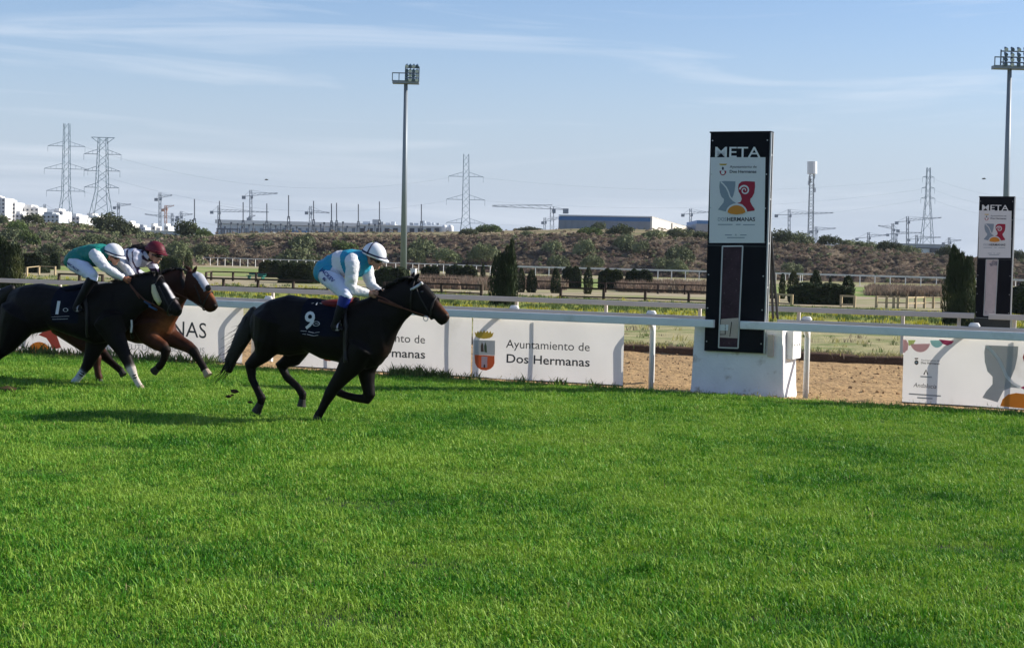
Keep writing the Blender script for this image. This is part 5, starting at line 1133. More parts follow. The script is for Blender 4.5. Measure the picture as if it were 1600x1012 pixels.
h9 = dict(label='black racehorse wearing number 9, out in front of the other two', foot=((496, 658.5), -.13, (500, 520)), col=blk,
 torso=[(394, 494, 397, 516, .09), (407, 479, 403, 536, .20), (428, 467, 426, 553, .265), (453, 460.5, 456, 556, .285), (479, 464, 484, 550, .275), (506, 469.5, 507, 561, .28), (532, 473.5, 531, 566, .285), (556, 470.5, 553, 574, .27), (575, 466, 573, 577, .245), (591, 463, 591, 572, .205), (601, 468, 606, 553, .15), (609, 484, 611, 540, .09)],
 neck=[(560, 472, 602, 560, .17), (592, 457.5, 622, 518, .125), (612, 446.5, 634, 500, .10), (627, 438.5, 643, 490, .088), (640, 434.5, 650, 484, .08)],
 head=[(645, 435, 642, 478, .075), (656, 438.5, 648, 491, .095), (667, 447, 660, 494, .092), (678, 459, 671, 495.5, .075), (687.5, 473, 679, 498, .06), (694.5, 482, 685, 505, .055), (700.5, 488.5, 690, 508.5, .052), (703.5, 495, 697, 505, .036)],
 legs=[('hind_near', [(430, 500, 34, -.10), (419, 535, 25, -.12), (409, 555, 13.5, -.13), (391, 571, 9.5, -.13), (394, 592, 6.2, -.13), (402, 609, 5.6, -.13), (409, 622, 7, -.13), (407, 631, 5.6, -.13)]),
       ('hind_far', [(458, 505, 30, .08), (470, 540, 20, .10), (458, 560, 13, .11), (439, 571, 9.5, .11), (449, 590, 6.2, .11), (465, 604, 5.6, .11), (473, 616, 6.6, .11), (472.5, 624, 5.4, .11)]),
       ('fore_near', [(566, 540, 24, -.12), (551, 566, 19, -.13), (534, 589, 12.5, -.13), (522, 604, 9.6, -.13), (515.5, 615, 9, -.13), (507.5, 630, 6.6, -.13), (501.5, 642, 6.0, -.13), (497, 649, 6.6, -.13)]),
       ('fore_far', [(582, 545, 22, .10), (571.5, 578, 14.5, .12), (574.5, 599, 10.5, .12), (577.5, 618, 8.8, .12), (575, 623.5, 7.4, .12), (556, 621.5, 6, .12), (539, 617, 5.6, .12), (530, 613, 6.2, .12), (525, 609, 5.2, .12)])],
 ears=[[(648, 437, 4.2, -.045), (652, 431, 3.2, -.05), (656, 426.5, 1.2, -.055)], [(645, 436, 4.0, .045), (645.5, 429.5, 3.0, .05), (647, 425, 1.1, .055)]],
 hooves=[(407, 630, 400.5, 643.5, 6, 8, -.13, 0), (472.5, 623, 471, 634.5, 5.6, 7.4, .11, 0), (496.8, 648, 495.5, 658.6, 6.6, 8.4, -.13, 0), (527, 610, 517, 604, 5.4, 7, .12, 0)],
 tail=[(398, 484, 8, 0), (390, 500, 13, 0), (381, 524, 15.5, 0), (369, 546, 12, 0), (360, 564, 9.5, 0), (357, 579, 6, 0)], wind=1.3,
 mane=[(585, 462, 0), (600, 452.5, 0), (613, 446, 0), (627, 438, 0), (641, 433.5, 0), (650, 434, 0)], eye=(664, 456, 0), nostril=(699, 492.5), paint=[([(697, 489, 0), (688, 478, 0)], .03, brn, .022), ([(600, 560, -.1), (603, 545, -.05)], .02, (0.02, .011, .008), .05)],  # chest patch: brown sunlit highlight painted into the coat
 cloth=(468, 466, 531, 523), numbers=[('9', 478.5, 513, 494, 513.5, 28, .018, .16)],
 marks=[(0, [(496 + 5.2 * math.cos(q), 505.5 - 3.6 * math.sin(q)) for q in np.linspace(0, 6.28, 16)], .007), (1, [(494, 505.5), (499, 505.5)], .008), (1, [(472, 516.6), (481, 517.2)], .006), (1, [(484, 517.8), (493, 520)], .008), (1, [(494.5, 519.5), (501, 518.6)], .007), (1, [(475, 521.4), (480, 522)], .006), (1, [(482, 522), (492, 524.4), (499, 523.4)], .007), (1, [(489, 474), (492.5, 473)], .007), (1, [(496, 476), (498, 472.5)], .008), (1, [(502, 473.5), (505, 474)], .009)],
 saddle=[(508, 469.5, 508, 474, .10), (520, 468, 520, 477, .17), (535, 467.5, 535, 479, .18), (548, 466, 548, 476, .15), (556, 465, 556, 471, .08)], padm=red_s, padh=3.5, girth=[(541, 480), (541, 510), (540, 545), (541, 566)],
 straps=[('browband', [(642.5, 452.5), (650, 448.5), (658, 443.5), (664.5, 441.5)], .016, strap_w), ('rein', [(592, 468.5), (606, 473), (620, 477.5), (629, 480.5)], .017, tanlea), ('cheek_strap', [(650, 447), (660, 470), (672, 490)], .008, leather)],
 rings=[('noseband', 3, .5, .012, leather), ('bridle_crown', 0, .6, .010, leather)])
def bit9(F, t, near, bvh, co, fs, no, fc):
    q = near(672, 497); MB().tube([q + np.array([.03 * math.cos(a), -.012, .03 * math.sin(a)]) for a in np.linspace(0, 6.28, 13)], .006, 5, cap=False).build('bit_ring', bit_m, t, local=True)
h9['fn'] = bit9
h1 = dict(label='dark bay racehorse wearing number 1 with cream cheek fleece and white blaze', foot=((221, 609), -.13, (150, 500)), col=(0.005, .004, .004),
 torso=[(15, 470, 14, 500, .09), (24, 451, 21, 518, .2), (44, 444, 42, 523, .275), (66, 442.5, 66, 519, .285), (89, 446, 86, 514, .275), (112, 451, 110, 523, .28), (134, 449, 131, 531, .285), (154, 443.5, 152, 538, .265), (171, 441, 170, 534, .24), (185, 447, 186, 524, .19), (193, 468, 196, 513, .10)],
 neck=[(158, 445, 192, 522, .17), (190, 438, 208, 501, .13), (212, 432.5, 224, 487, .105), (229, 428.5, 235, 480, .09), (243, 425.5, 243, 476, .08)],
 head=[(247, 427, 241, 472, .08), (256, 437, 245, 481, .10, -.03), (264, 448, 255, 486, .095, -.08), (271, 460, 261, 489.5, .08, -.13), (277.5, 470, 266.5, 492, .066, -.18), (283, 478, 272, 495, .060, -.22), (285.5, 483.5, 277.5, 495.5, .042, -.24)], yaw=R(27),
 legs=[('hind_near', [(34, 490, 34, -.10), (22, 515, 25, -.12), (10, 540, 14, -.13), (-4, 554, 9, -.13), (-14, 570, 6, -.13), (-25, 586, 5.4, -.13), (-33, 596, 6.2, -.13), (-36, 602, 5, -.13)]),
       ('hind_far', [(28, 490, 30, .08), (10, 520, 22, .10), (-8, 542, 12, .11), (-24, 552, 8.4, .11), (-38, 564, 5.6, .11), (-52, 576, 5, .11), (-60, 584, 6, .11), (-66, 588, 5, .11)]),
       ('fore_far', [(165, 505, 24, .10), (149, 538, 15.5, .12), (142, 557, 10.8, .12), (136.5, 570, 8.4, .12), (129, 581, 6.2, .12), (121, 591.5, 5.4, .12), (116.5, 596.5, 5.8, .12), (114.5, 598.5, 4.8, .12)]),
       ('fore_near', [(172, 500, 26, -.11), (181, 528, 15.5, -.13), (192, 548, 10.6, -.13), (200.5, 566, 8.2, -.13), (205.5, 577.5, 7.4, -.13), (211, 590, 5, -.13), (216.5, 600, 4.8, -.13), (219, 604, 5, -.13)])],
 ears=[[(246, 428, 3.6, -.05), (243, 421, 2.8, -.06), (241, 415, 1, -.065)], [(250, 429, 3.4, .05), (249, 421, 2.6, .055), (248, 416, 1, .06)]],
 hooves=[(114.8, 597.5, 111, 602.5, 5, 6.4, .12, 0), (219, 603.5, 222.5, 609.3, 5, 6, -.13, 1), (-36, 601, -40, 609, 5, 6.5, -.13, 0), (-66, 587, -71, 594, 5, 6.5, .11, 0)],
 tail=[(20, 450, 7, 0), (8, 458, 11, 0), (-6, 474, 14, 0), (-22, 492, 13, 0), (-38, 512, 10, 0), (-50, 530, 6, 0)], wind=.4,
 mane=[(178, 440, 0), (195, 436.5, 0), (212, 432, 0), (228, 428, 0), (243, 425, 0)], eye=(264, 456, 0), nostril=(282.5, 482),
 paint=[([(259, 441, None), (263.5, 448, None), (268, 456, None), (271, 462, None)], .036, (0.66, 0.63, .62), .006), ([(274, 465, None), (278, 471, None)], .014, (0.5, 0.42, .4), .008), ([(283, 479, -.13), (276, 473, -.11)], .03, (0.07, .03, .018), .025), ([(286, 484, -.15)], .014, (0.5, .38, .36), .008)],
 legpaint={'fore_far': ((0.50, 0.56, 0.58), 4), 'fore_near': ((0.55, 0.48, 0.43), 4)},
 cloth=(80, 446, 122, 503), numbers=[('1', 88.5, 490, 96.5, 490.5, 21, .02, .14)],
 marks=[(0, [(104.5 + 3.6 * math.cos(q), 484 - 2.6 * math.sin(q)) for q in np.linspace(0, 6.28, 14)], .008), (1, [(83, 495), (110, 493.8)], .006), (1, [(84, 498.6), (108, 498)], .007)],
 saddle=[(104, 447, 104, 452, .10), (114, 446, 114, 455, .17), (128, 444, 128, 455, .18), (140, 440.5, 140, 450, .14), (147, 439, 147, 445, .07)], girth=[(135, 452), (136, 480), (137, 505), (138, 526)],
 straps=[('rein', [(204, 445), (212, 456), (219, 466)], .013, tanlea), ('cheek_strap', [(249, 447), (262, 473), (268, 486)], .009, leather), ('breast_strap', [(226, 470), (240, 478), (252, 484)], .016, blue_s), ('breast_girth_strap', [(196, 500), (197, 510), (194, 520)], .014, strap_w)],
 rings=[('noseband', 3, .7, .014, leather), ('bridle_crown', 0, .5, .012, leather)])
def extra1(F, t, near, bvh, co, fs, no, fc):
    q = [near(x, y, .0) for x, y in ((240.5, 445), (242, 455), (246, 465), (251.5, 474))]; MB().tube(q, [.035, .052, .056, .046], 12).build('cheek_fleece', fleece, t, smooth=True, local=True)
    for k, (x0, y0, x1, y1) in enumerate(((126, 580.5, 131, 584.5), (123.5, 584, 128.8, 588))):
        MB().tube([F.p(x0, y0, .075 - .0), F.p(x1, y1, .075)], .012, 5).build('bandage_stripe', leather, t, local=True)
    MB().tube([F.p(207.2, 587, -.17), F.p(212.6, 585, -.17)], .010, 5).build('bandage_stripe', leather, t, local=True); MB().tube([F.p(208.4, 591, -.17), F.p(213.8, 589, -.17)], .010, 5).build('bandage_stripe', leather, t, local=True)
h1['fn'] = extra1
bay = (0.045, 0.016, 0.009); red = (0.20, 0.065, 0.024); dk = (0.008, .005, .004)
h3 = dict(label='reddish bay racehorse with grey hood, behind the number 1 horse', foot=((156, 598.5), -.10, (150, 500)), col=bay,
 torso=[(68, 472, 70, 500, .09), (80, 456, 80, 515, .2), (105, 452, 105, 518, .27), (135, 453, 135, 514, .27), (165, 455, 165, 522, .27), (195, 454, 193, 529, .275), (219, 449, 215, 537, .265), (238, 446, 236, 537, .24), (252, 450, 254, 529, .18), (264, 476, 268, 516, .10)],
 neck=[(226, 450, 264, 524, .165), (248, 431, 276, 499, .12), (266, 423, 285, 480, .10), (282, 420.5, 292, 465, .085)],
 head=[(294, 423, 290, 461, .08), (305, 423.5, 296, 467, .095), (314.5, 428, 304.5, 473, .095), (321.5, 438.5, 311.5, 476.5, .08), (328, 452, 317.5, 481, .065), (334, 463.5, 322.5, 486, .057), (339, 473, 328, 487.5, .052), (340.5, 479, 334, 485.5, .035)],
 legs=[('hind_near', [(100, 500, 26, -.09), (125, 528, 16, -.10), (147, 551, 9, -.10), (151, 560, 7.6, -.10), (151.5, 572, 5.6, -.10), (153.5, 584, 5.2, -.10), (155, 590, 5.8, -.10), (155.5, 593, 4.8, -.10)]),
       ('hind_far', [(104, 500, 24, .08), (132, 528, 14, .10), (156, 548, 9, .10), (164, 556, 7.5, .10), (174, 566, 5.4, .10), (183, 574, 5, .10), (188, 578, 5.4, .10), (190, 581, 4.6, .10)]),
       ('fore_near', [(232, 508, 24, -.10), (234, 527, 15, -.12), (245, 536, 10.6, -.12), (256, 542, 8.6, -.12), (259.5, 547, 7.8, -.12), (257, 558, 5.6, -.12), (253.5, 567, 5.2, -.12), (249, 572, 6, -.12), (246, 575, 5, -.12)]),
       ('fore_far', [(250, 508, 24, .09), (267, 527, 14, .11), (283, 536, 10.4, .11), (295, 542, 8.8, .11), (303, 549, 7.6, .11), (311, 562, 5.6, .11), (317, 572, 5.4, .11), (319.5, 577, 5.8, .11), (321, 579, 4.8, .11)])],
 ears=[[(303, 424, 4, -.045), (306, 418.5, 3, -.05), (308, 414.5, 1.1, -.05)], [(297, 423.5, 3.6, .045), (293, 418.5, 2.6, .05), (290, 415.5, 1, .05)]],
 hooves=[(155.4, 592, 156, 598.5, 5, 6.2, -.10, 0), (189.5, 580, 193, 586, 5, 6, .10, 0), (247, 574, 240, 581, 5.2, 6.8, -.12, 0), (320.8, 578, 325.5, 586.5, 5.4, 7, .11, 1)],
 tail=[(76, 462, 7, 0), (66, 480, 9, 0), (60, 500, 8, 0), (56, 515, 5, 0)], wind=.2,
 mane=[(240, 437, 0), (252, 428, 0), (266, 422, 0), (280, 420, 0), (292, 421.5, 0)], eye=(318, 446, 0), nostril=(337.5, 477),
 paint=[([(331, 462, 0), (324, 452, 0)], .035, red, .03), ([(339, 478, 0)], .045, dk, .02), ([(262, 505, -.06), (252, 515, -.1), (266, 495, 0)], .05, red, .07), ([(285, 440, 0), (265, 440, 0)], .05, dk, .06)],  # light on the chest is painted in as redder coat
 legpaint={'hind_near': ((0.05, .02, .012), 3), 'hind_far': (dk, 3), 'fore_near': (dk, 4), 'fore_far': (dk, 4)},
 cloth=(150, 455, 185, 505), numbers=[], marks=[],
 saddle=[(160, 453, 160, 458, .10), (172, 452, 172, 461, .16), (186, 450, 186, 460, .17), (200, 448, 200, 455, .10)], girth=[(205, 458), (207, 500), (208, 528)],
 straps=[('cheek_strap', [(305, 445), (312, 465), (316, 477)], .009, leather), ('breast_strap', [(255, 480), (268, 486), (275, 488)], .018, blue_s)], rings=[('noseband', 4, .4, .012, leather)])
def extra3(F, t, near, bvh, co, fs, no, fc):
    a, b = F.p(310, 428, 0), F.p(327, 452, 0); ab = b - a; k = ((fc - a) @ ab) / (ab @ ab); d = np.linalg.norm(fc - (a + np.clip(k, 0, 1)[:, None] * ab), axis=1)
    shell('hood', co, fs, no, (k > -.12) & (k < 1.0) & (d < .085), .01, hood_m, t)
    q = near(326, 452, -.01); bm = bmesh.new(); bmesh.ops.create_uvsphere(bm, u_segments=10, v_segments=8, radius=.05); bmesh.ops.scale(bm, verts=bm.verts, vec=(1, .6, 1)); bmesh.ops.translate(bm, verts=bm.verts, vec=q + np.array([.02, .02, .02])); me = bpy.data.meshes.new('blinker'); bm.to_mesh(me); bm.free(); me.materials.append(leather); o = bpy.data.objects.new('blinker', me); COL.objects.link(o); o.parent = t
h3['fn'] = extra3
F9, H9, near9, bv9 = horse(h9); F1, H1, near1, bv1 = horse(h1); F3, H3, near3, bv3 = horse(h3)

# ---- riders
skin = M('skin', (0.42, 0.22, 0.15), 0.55, .08, 20, spec=.35); glove = M('tan_glove', (0.34, 0.13, 0.07), .7, .1, 20); s_white = M('white_silk', (0.70, 0.70, 0.73), .6, .05, 8, .004, 30); s_turq = M('turquoise_silk', (0.02, 0.27, 0.42), .5, .06, 8, .004, 30); s_green = M('green_silk', (0.01, 0.19, 0.155), .5, .06, 8, .004, 30); s_lav = M('pale_lilac_silk', (0.62, 0.62, 0.72), .6, .06, 8, .004, 30, trans=.1); s_plum = M('dark_purple_silk', (0.035, 0.015, 0.05), .6, .06, 8)
brch = M('white_breeches', (0.62, 0.66, 0.80), .65, .05, 10, .003, 40); boot_b = M('black_boot', (0.006, 0.006, 0.008), .5, .1, 12, spec=.15); boot_blue = M('blue_boot_top', (0.008, 0.02, 0.18), .4, .06, 12); helm_w = M('white_helmet', (0.78, 0.79, 0.82), .35, .03, 8, spec=.5); helm_m = M('maroon_helmet', (0.10, 0.006, 0.016), .55, .08, 10); band_n = M('navy_band', (0.006, 0.012, 0.05), .6, .05, 10); gog = M('goggles', (0.02, 0.012, 0.012), .15, .1, 10, spec=.6); hair_h = M('dark_hair', (0.012, 0.008, 0.007), .6, .2, 30); vest = M('dark_vest', (0.012, 0.016, 0.03), .8, .1, 10); stir = M('stirrup_steel', (.3, .3, .3), .35, .05, 5, metal=.9)
def ball(mb, c, rx, ry, rz, axes=None, n=14, zmin=-1.0):
    vs, fs = [], []; m = n // 2 + 1
    for i in range(m + 1):
        ph = math.pi / 2 - (math.pi / 2 - math.asin(max(-1, zmin))) * i / m
        for j in range(n):
            th = 2 * math.pi * j / n; l = np.array([rx * math.cos(ph) * math.cos(th), ry * math.cos(ph) * math.sin(th), rz * math.sin(ph)]); vs.append(np.array(c) + (l if axes is None else axes @ l))
    for i in range(m):
        for j in range(n): fs.append((i*n+j, i*n+(j+1) % n, (i+1)*n+(j+1) % n, (i+1)*n+j))
    fs.append(tuple(range(m*n, m*n+n))); return mb.add(vs, fs)
def rider(sp):
    F = sp['F']; t = empty('person', F.O, ANG, sp['label'], 'person', 'jockeys riding'); CH, LB = [], []
    def addc(nm, rc): CH.append(rc[0]); LB.append((nm, rc[1]))
    rs, cl = pairs_chain(F, sp['torso']); CH.append(rs)
    # torso distance uses a few lateral copies so that the wide trunk keeps its own label
    cl3 = []
    for dy in (-.09, 0, .09): LB.append(('torso', [(c + np.array([0, dy, 0]), r, q) for c, r, q in cl[1:]]))
    LB.append(('hips', [(c, r, q) for c, r, q in cl[:2]]))
    addc('neck', line_chain(F, sp['neck'], 1.0)); addc('head', line_chain(F, sp['skull'], .82))
    for e in sp['face']: addc('head', line_chain(F, e, .9))
    for nm, d in sp['limbs']: addc(nm, line_chain(F, d, .95))
    # hands: palm, four curled fingers and a thumb around the rein
    for (hx, hy, hl, dx, dy) in sp['hands']:
        c = F.p(hx, hy, hl); d = np.array([dx, 0, dy], float); d /= np.linalg.norm(d); up = np.array([-d[2], 0, d[0]]); sg = 1 if hl < 0 else -1; lat = np.array([0, sg * 1.0, 0])
        pl = [c - d * .045, c - d * .005, c + d * .03]; 
        def tub(P, rr, nm='hand'):
            rs2, cl2 = [], []
            for i, q in enumerate(P):
                tt = P[min(i+1, len(P)-1)] - P[max(i-1, 0)]; tt = tt / np.linalg.norm(tt); x = np.cross(tt, [0.31, .2, .93]); x /= np.linalg.norm(x); y = np.cross(tt, x); rs2.append([q + rr[i] * (x * math.cos(a) + y * math.sin(a)) for a in np.linspace(0, 2*math.pi, 11)[:-1]]); cl2.append((q, rr[i], rr[i]))
            CH.append(rs2); LB.append((nm, cl2))
        tub(pl, [.030, .040, .036])
        for k in range(4):
            o_ = up * (.036 - .024 * k); L_ = [.9, 1.0, .95, .75][k]
            b0 = c + d * .03 + o_; tub([b0 - d * .02, b0 + d * .022 * L_ - lat * -.006, b0 + d * .034 * L_ + lat * .024, b0 + d * .012 + lat * .040], [.0135, .013, .0125, .011])
        tub([c + up * .02 - d * .02, c + up * .043 + d * .008 + lat * .012, c + up * .036 + d * .034 + lat * .024], [.015, .0135, .012])
    co, fs, no = fuse(CH, .0085, 3)
    fc = np.array([co[list(f)].mean(0) for f in fs]); Dm = np.array([dist_to(fc, cl) for nm, cl in LB]); nms = [nm for nm, _ in LB]; lab = np.array([nms[i] for i in Dm.argmin(0)])
    body = mesh_local('body', co, fs, [skin, sp.get('handm', skin)], t, [1 if l == 'hand' else 0 for l in lab])
    sp['lab'] = lab; sp['fc'] = fc
    jk = np.isin(lab, ['torso', 'arm_near', 'arm_far']); jmats, jfn = sp['jacket']
    shell('jacket', co, fs, no, jk, .010, None, t, lambda c, ids: jfn(F, c, lab[ids]), .011, mats=jmats)
    shell('breeches', co, fs, no, np.isin(lab, ['hips', 'thigh_near', 'thigh_far']), .008, brch, t, None, .007)
    for sd_ in ('near', 'far'):
        bo = shell('boot', co, fs, no, lab == 'boot_' + sd_, .007, boot_b, t); shell('boot_top', co, fs, no, lab == 'boottop_' + sd_, .009, sp.get('top', boot_b), bo) if bo else None
    shell('collar', co, fs, no, lab == 'neck', .006, sp.get('collar', vest), t)
    # helmet
    (rx0, ry0, rx1, ry1, hh) = sp['helmet']; a, b = F.p(rx0, ry0, 0), F.p(rx1, ry1, 0); c = (a + b) / 2; X = (b - a); L_ = np.linalg.norm(X) / 2; X /= np.linalg.norm(X); Y = np.array([0, 1.0, 0]); Z = np.cross(X, Y); Z = Z if Z[2] > 0 else -Z; ax = np.stack([X, Y, Z], 1); H_ = hh / F.sc
    hm_ = ball(MB(), c, L_, .118, H_, ax, 24, -.12).build('helmet', sp['helm'], t, smooth=True, local=True)
    pk_ = []
    for q in np.linspace(-1.05, 1.05, 9): pk_.append((c + X * L_ * math.cos(q) * .98 + Y * .118 * math.sin(q), c + X * (L_ * math.cos(q) * .98 + .055 * math.cos(q)) + Y * .118 * math.sin(q) * 1.02 - Z * .018))
    mb = MB(); vs = [v for p in pk_ for v in p] + [v + Z * .010 for p in pk_ for v in p]; n2 = len(pk_) * 2
    fsx = [(2*i, 2*i+1, 2*i+3, 2*i+2) for i in range(len(pk_)-1)] + [(n2+2*i, n2+2*i+2, n2+2*i+3, n2+2*i+1) for i in range(len(pk_)-1)] + [(2*i+1, n2+2*i+1, n2+2*i+3, 2*i+3) for i in range(len(pk_)-1)]
    mb.add(vs, fsx).build('peak', sp['helm'], hm_, local=True)
    MB().tube([c + X * (L_ + .004) * math.cos(q) + Y * .122 * math.sin(q) + Z * .012 for q in np.linspace(0, 2*math.pi, 25)], .011, 5, cap=False).build('helmet_band', sp['band'], hm_, smooth=True, local=True)
    if sp.get('helmstripe'): MB().tube([c + Y * .121 * math.cos(q) + Z * (H_ + .003) * math.sin(q) - X * .03 for q in np.linspace(0, math.pi, 15)], .008, 5).build('helmet_stripe', sp['band'], hm_, smooth=True, local=True)
    gx, gy, gdx, gdy = sp['goggles']; g = F.p(gx, gy, 0); d = F.p(gx + gdx, gy + gdy, 0) - g; d /= np.linalg.norm(d); zz = np.cross(d, Y); ax = np.stack([d, Y, zz], 1); go_ = ball(MB(), g, .03, .082, .032, ax, 14).build('goggles', gog, t, smooth=True, local=True)
    MB().tube([g + Y * .08 * math.cos(q) - d * .15 * max(0, math.sin(q)) for q in np.linspace(0, math.pi, 9)], .012, 4).build('goggle_strap', gog, go_, smooth=True, local=True)
    # mouth and ear
    mx_, my_ = sp['mouth']; q = F.p(mx_, my_, 0); MB().tube([q + Y * k for k in (-.022, 0, .022)], [.004, .006, .004], 5).build('mouth', tanlea, t, local=True)
    ball(MB(), F.p(*sp['ear'], -.085), .022, .012, .032, None, 10).build('ear', skin, t, smooth=True, local=True)
    for (x, y, l) in sp['stirrups']:
        q = F.p(x, y, l); si = MB().tube([q + np.array([0, .05 * math.cos(a), .05 + .055 * math.sin(a)]) for a in np.linspace(-.5, math.pi + .5, 11)], .008, 5).build('stirrup', stir, t, local=True)
        MB().box(q + np.array([0, 0, .02]), (.04, .11, .012)).build('footrest', stir, si, local=True)
        MB().tube([q + np.array([0, 0, .10]), F.p(*sp['leather_top'], l * .75)], .010, 4).build('stirrup_leather', leather, t, local=True)
    for pts, r in sp.get('reins', ()): MB().tube([F.p(*p) for p in pts], r, 5).build('rein', tanlea, t, smooth=True, local=True)
    for txt, p0, p1, hgt, m, la in sp.get('text', ()):
        bv = BVHTree.FromPolygons([Vector(p) for p in co], fs); v, f = text_geo(txt, .02); a0, a1 = v[:, 0].min(), v[:, 0].max(); pts = []; dx, dy = p1[0] - p0[0], p1[1] - p0[1]; Ln = math.hypot(dx, dy); nx_, ny_ = dy / Ln, -dx / Ln
        for q in v:
            k = (q[0] - a0) / (a1 - a0); h_ = q[1] / .73 * hgt; e = F.p(p0[0] + dx * k + nx_ * h_, p0[1] + dy * k + ny_ * h_, la); r_ = bv.ray_cast(Vector((e[0], -3, e[2])), Vector((0, 1, 0)))[0]; pts.append((e[0], (r_[1] if r_ else la) - .022, e[2]))
        MB().add(pts, f).build('breeches_lettering', m, t, local=True)
    if 'fn' in sp: sp['fn'](F, t, co, fs, no, lab, fc)
    return t
def near_x(F, x, y, l): return F.p(x, y, l)
def legs(hip, knee, ank, heel, toe, top=None, s0=.12, s1=.29, wk=9.5):
    out = []
    for nm, sg in (('near', -1), ('far', 1)):
        q = lambda a, k: a * (1 - k) + 0
        mid = ((hip[0] * .45 + knee[0] * .55), (hip[1] * .45 + knee[1] * .55) - 1.0)
        out.append(('thigh_' + nm, [(*hip, wk * 1.75, sg * s0), (*mid, wk * 1.38, sg * (s0 * .4 + s1 * .6)), (*knee, wk, sg * s1)]))
        t1 = (knee[0] * .72 + ank[0] * .28, knee[1] * .72 + ank[1] * .28); t2 = (knee[0] * .42 + ank[0] * .58, knee[1] * .42 + ank[1] * .58)
        if top: out.append(('boottop_' + nm, [(knee[0], knee[1], wk * .96, sg * s1), (*t1, wk * .86, sg * (s1 + .01)), (knee[0] * .6 + ank[0] * .4, knee[1] * .6 + ank[1] * .4, wk * .8, sg * (s1 + .015))])); st_ = [(knee[0] * .58 + ank[0] * .42, knee[1] * .58 + ank[1] * .42, wk * .8, sg * (s1 + .015)), (*t2, wk * .74, sg * (s1 + .02))]
        else: st_ = [(knee[0] * .95 + ank[0] * .05, knee[1] * .95 + ank[1] * .05, wk * .94, sg * s1), (*t1, wk * .88, sg * (s1 + .01)), (*t2, wk * .74, sg * (s1 + .02))]
        out.append(('boot_' + nm, st_ + [(*ank, wk * .52, sg * (s1 + .02)), (*heel, wk * .5, sg * (s1 + .02))])); out.append(('boot_' + nm, [(*heel, wk * .5, sg * (s1 + .02)), ((heel[0] + toe[0]) / 2, (heel[1] + toe[1]) / 2, wk * .48, sg * (s1 + .03)), (*toe, wk * .36, sg * (s1 + .04))]))
    return out
def jk9(F, c, lab):
    a, b = F.p(526, 412, 0)[0], F.p(541, 412, 0)[0]; mi = np.zeros(len(c), int); u = c[:, 0]; lean = (c[:, 2] - F.p(533, 395, 0)[2]) * .25
    mi[(lab == 'torso') & (u + lean > a) & (u + lean < b)] = 1; mi[lab != 'torso'] = 1; return mi
rider(dict(F=F9, label='jockey in turquoise and white silks with white helmet riding the number 9 horse',
 torso=[(496, 419, 503, 441, .13), (503, 408.5, 521, 441, .185), (514, 401.5, 533, 433, .165), (530, 393.5, 547, 432, .17), (549, 391, 560, 431, .19), (563, 393, 571, 424, .165), (571, 397, 576, 414, .08)],
 neck=[(569, 402, 9, 0), (576, 405, 7.5, 0), (582, 407, 7.5, 0)], skull=[(582, 400, 12, 0), (586, 408, 10.5, 0)], face=[[(587, 410, 8, 0), (588.5, 415, 6.5, 0), (588, 419, 4.6, 0)], [(592, 409.5, 2.6, 0), (595.5, 413.5, 2.0, 0)]],
 limbs=legs((511, 428), (541, 460), (525, 503), (521.5, 511), (534, 514), True, wk=9.6) + [('arm_near', [(551, 404, 11.5, -.17), (551, 418, 10.5, -.235), (549, 434, 9, -.25), (547.5, 446, 8.4, -.24), (552, 453, 7.4, -.22), (565, 456.5, 6, -.15), (575, 458, 4.6, -.10)]), ('arm_far', [(566, 404, 10, .17), (573, 420, 9.5, .23), (577, 437, 7.8, .23), (580, 446, 7, .20), (590, 453, 5.4, .13), (597, 456.5, 4.4, .09)])],
 hands=[(581.5, 459, -.085, 1, -.1), (602, 458, .08, 1, -.15)], jacket=([s_turq, s_white], jk9), top=boot_blue, helmet=(567.5, 391.5, 601.5, 405.5, 19.5), helm=helm_w, band=band_n, helmstripe=True, goggles=(592, 407.8, 10, 5), mouth=(592, 417.5), ear=(577, 408), collar=vest,
 stirrups=[(530, 518, -.33), (530, 518, .33)], leather_top=(537, 474), reins=[([(583, 460, -.085), (600, 466, -.14), (629, 481, -.12), (672, 496, -.085)], .009), ([(603, 459, .08), (629, 478, .11), (672, 496, .085)], .009)],
 text=[('JACKEV', (503, 421.5), (528.5, 441.5), 5.2, boot_blue, -.2), ('B', (509, 436), (513.5, 440), 5, boot_blue, -.2)]))
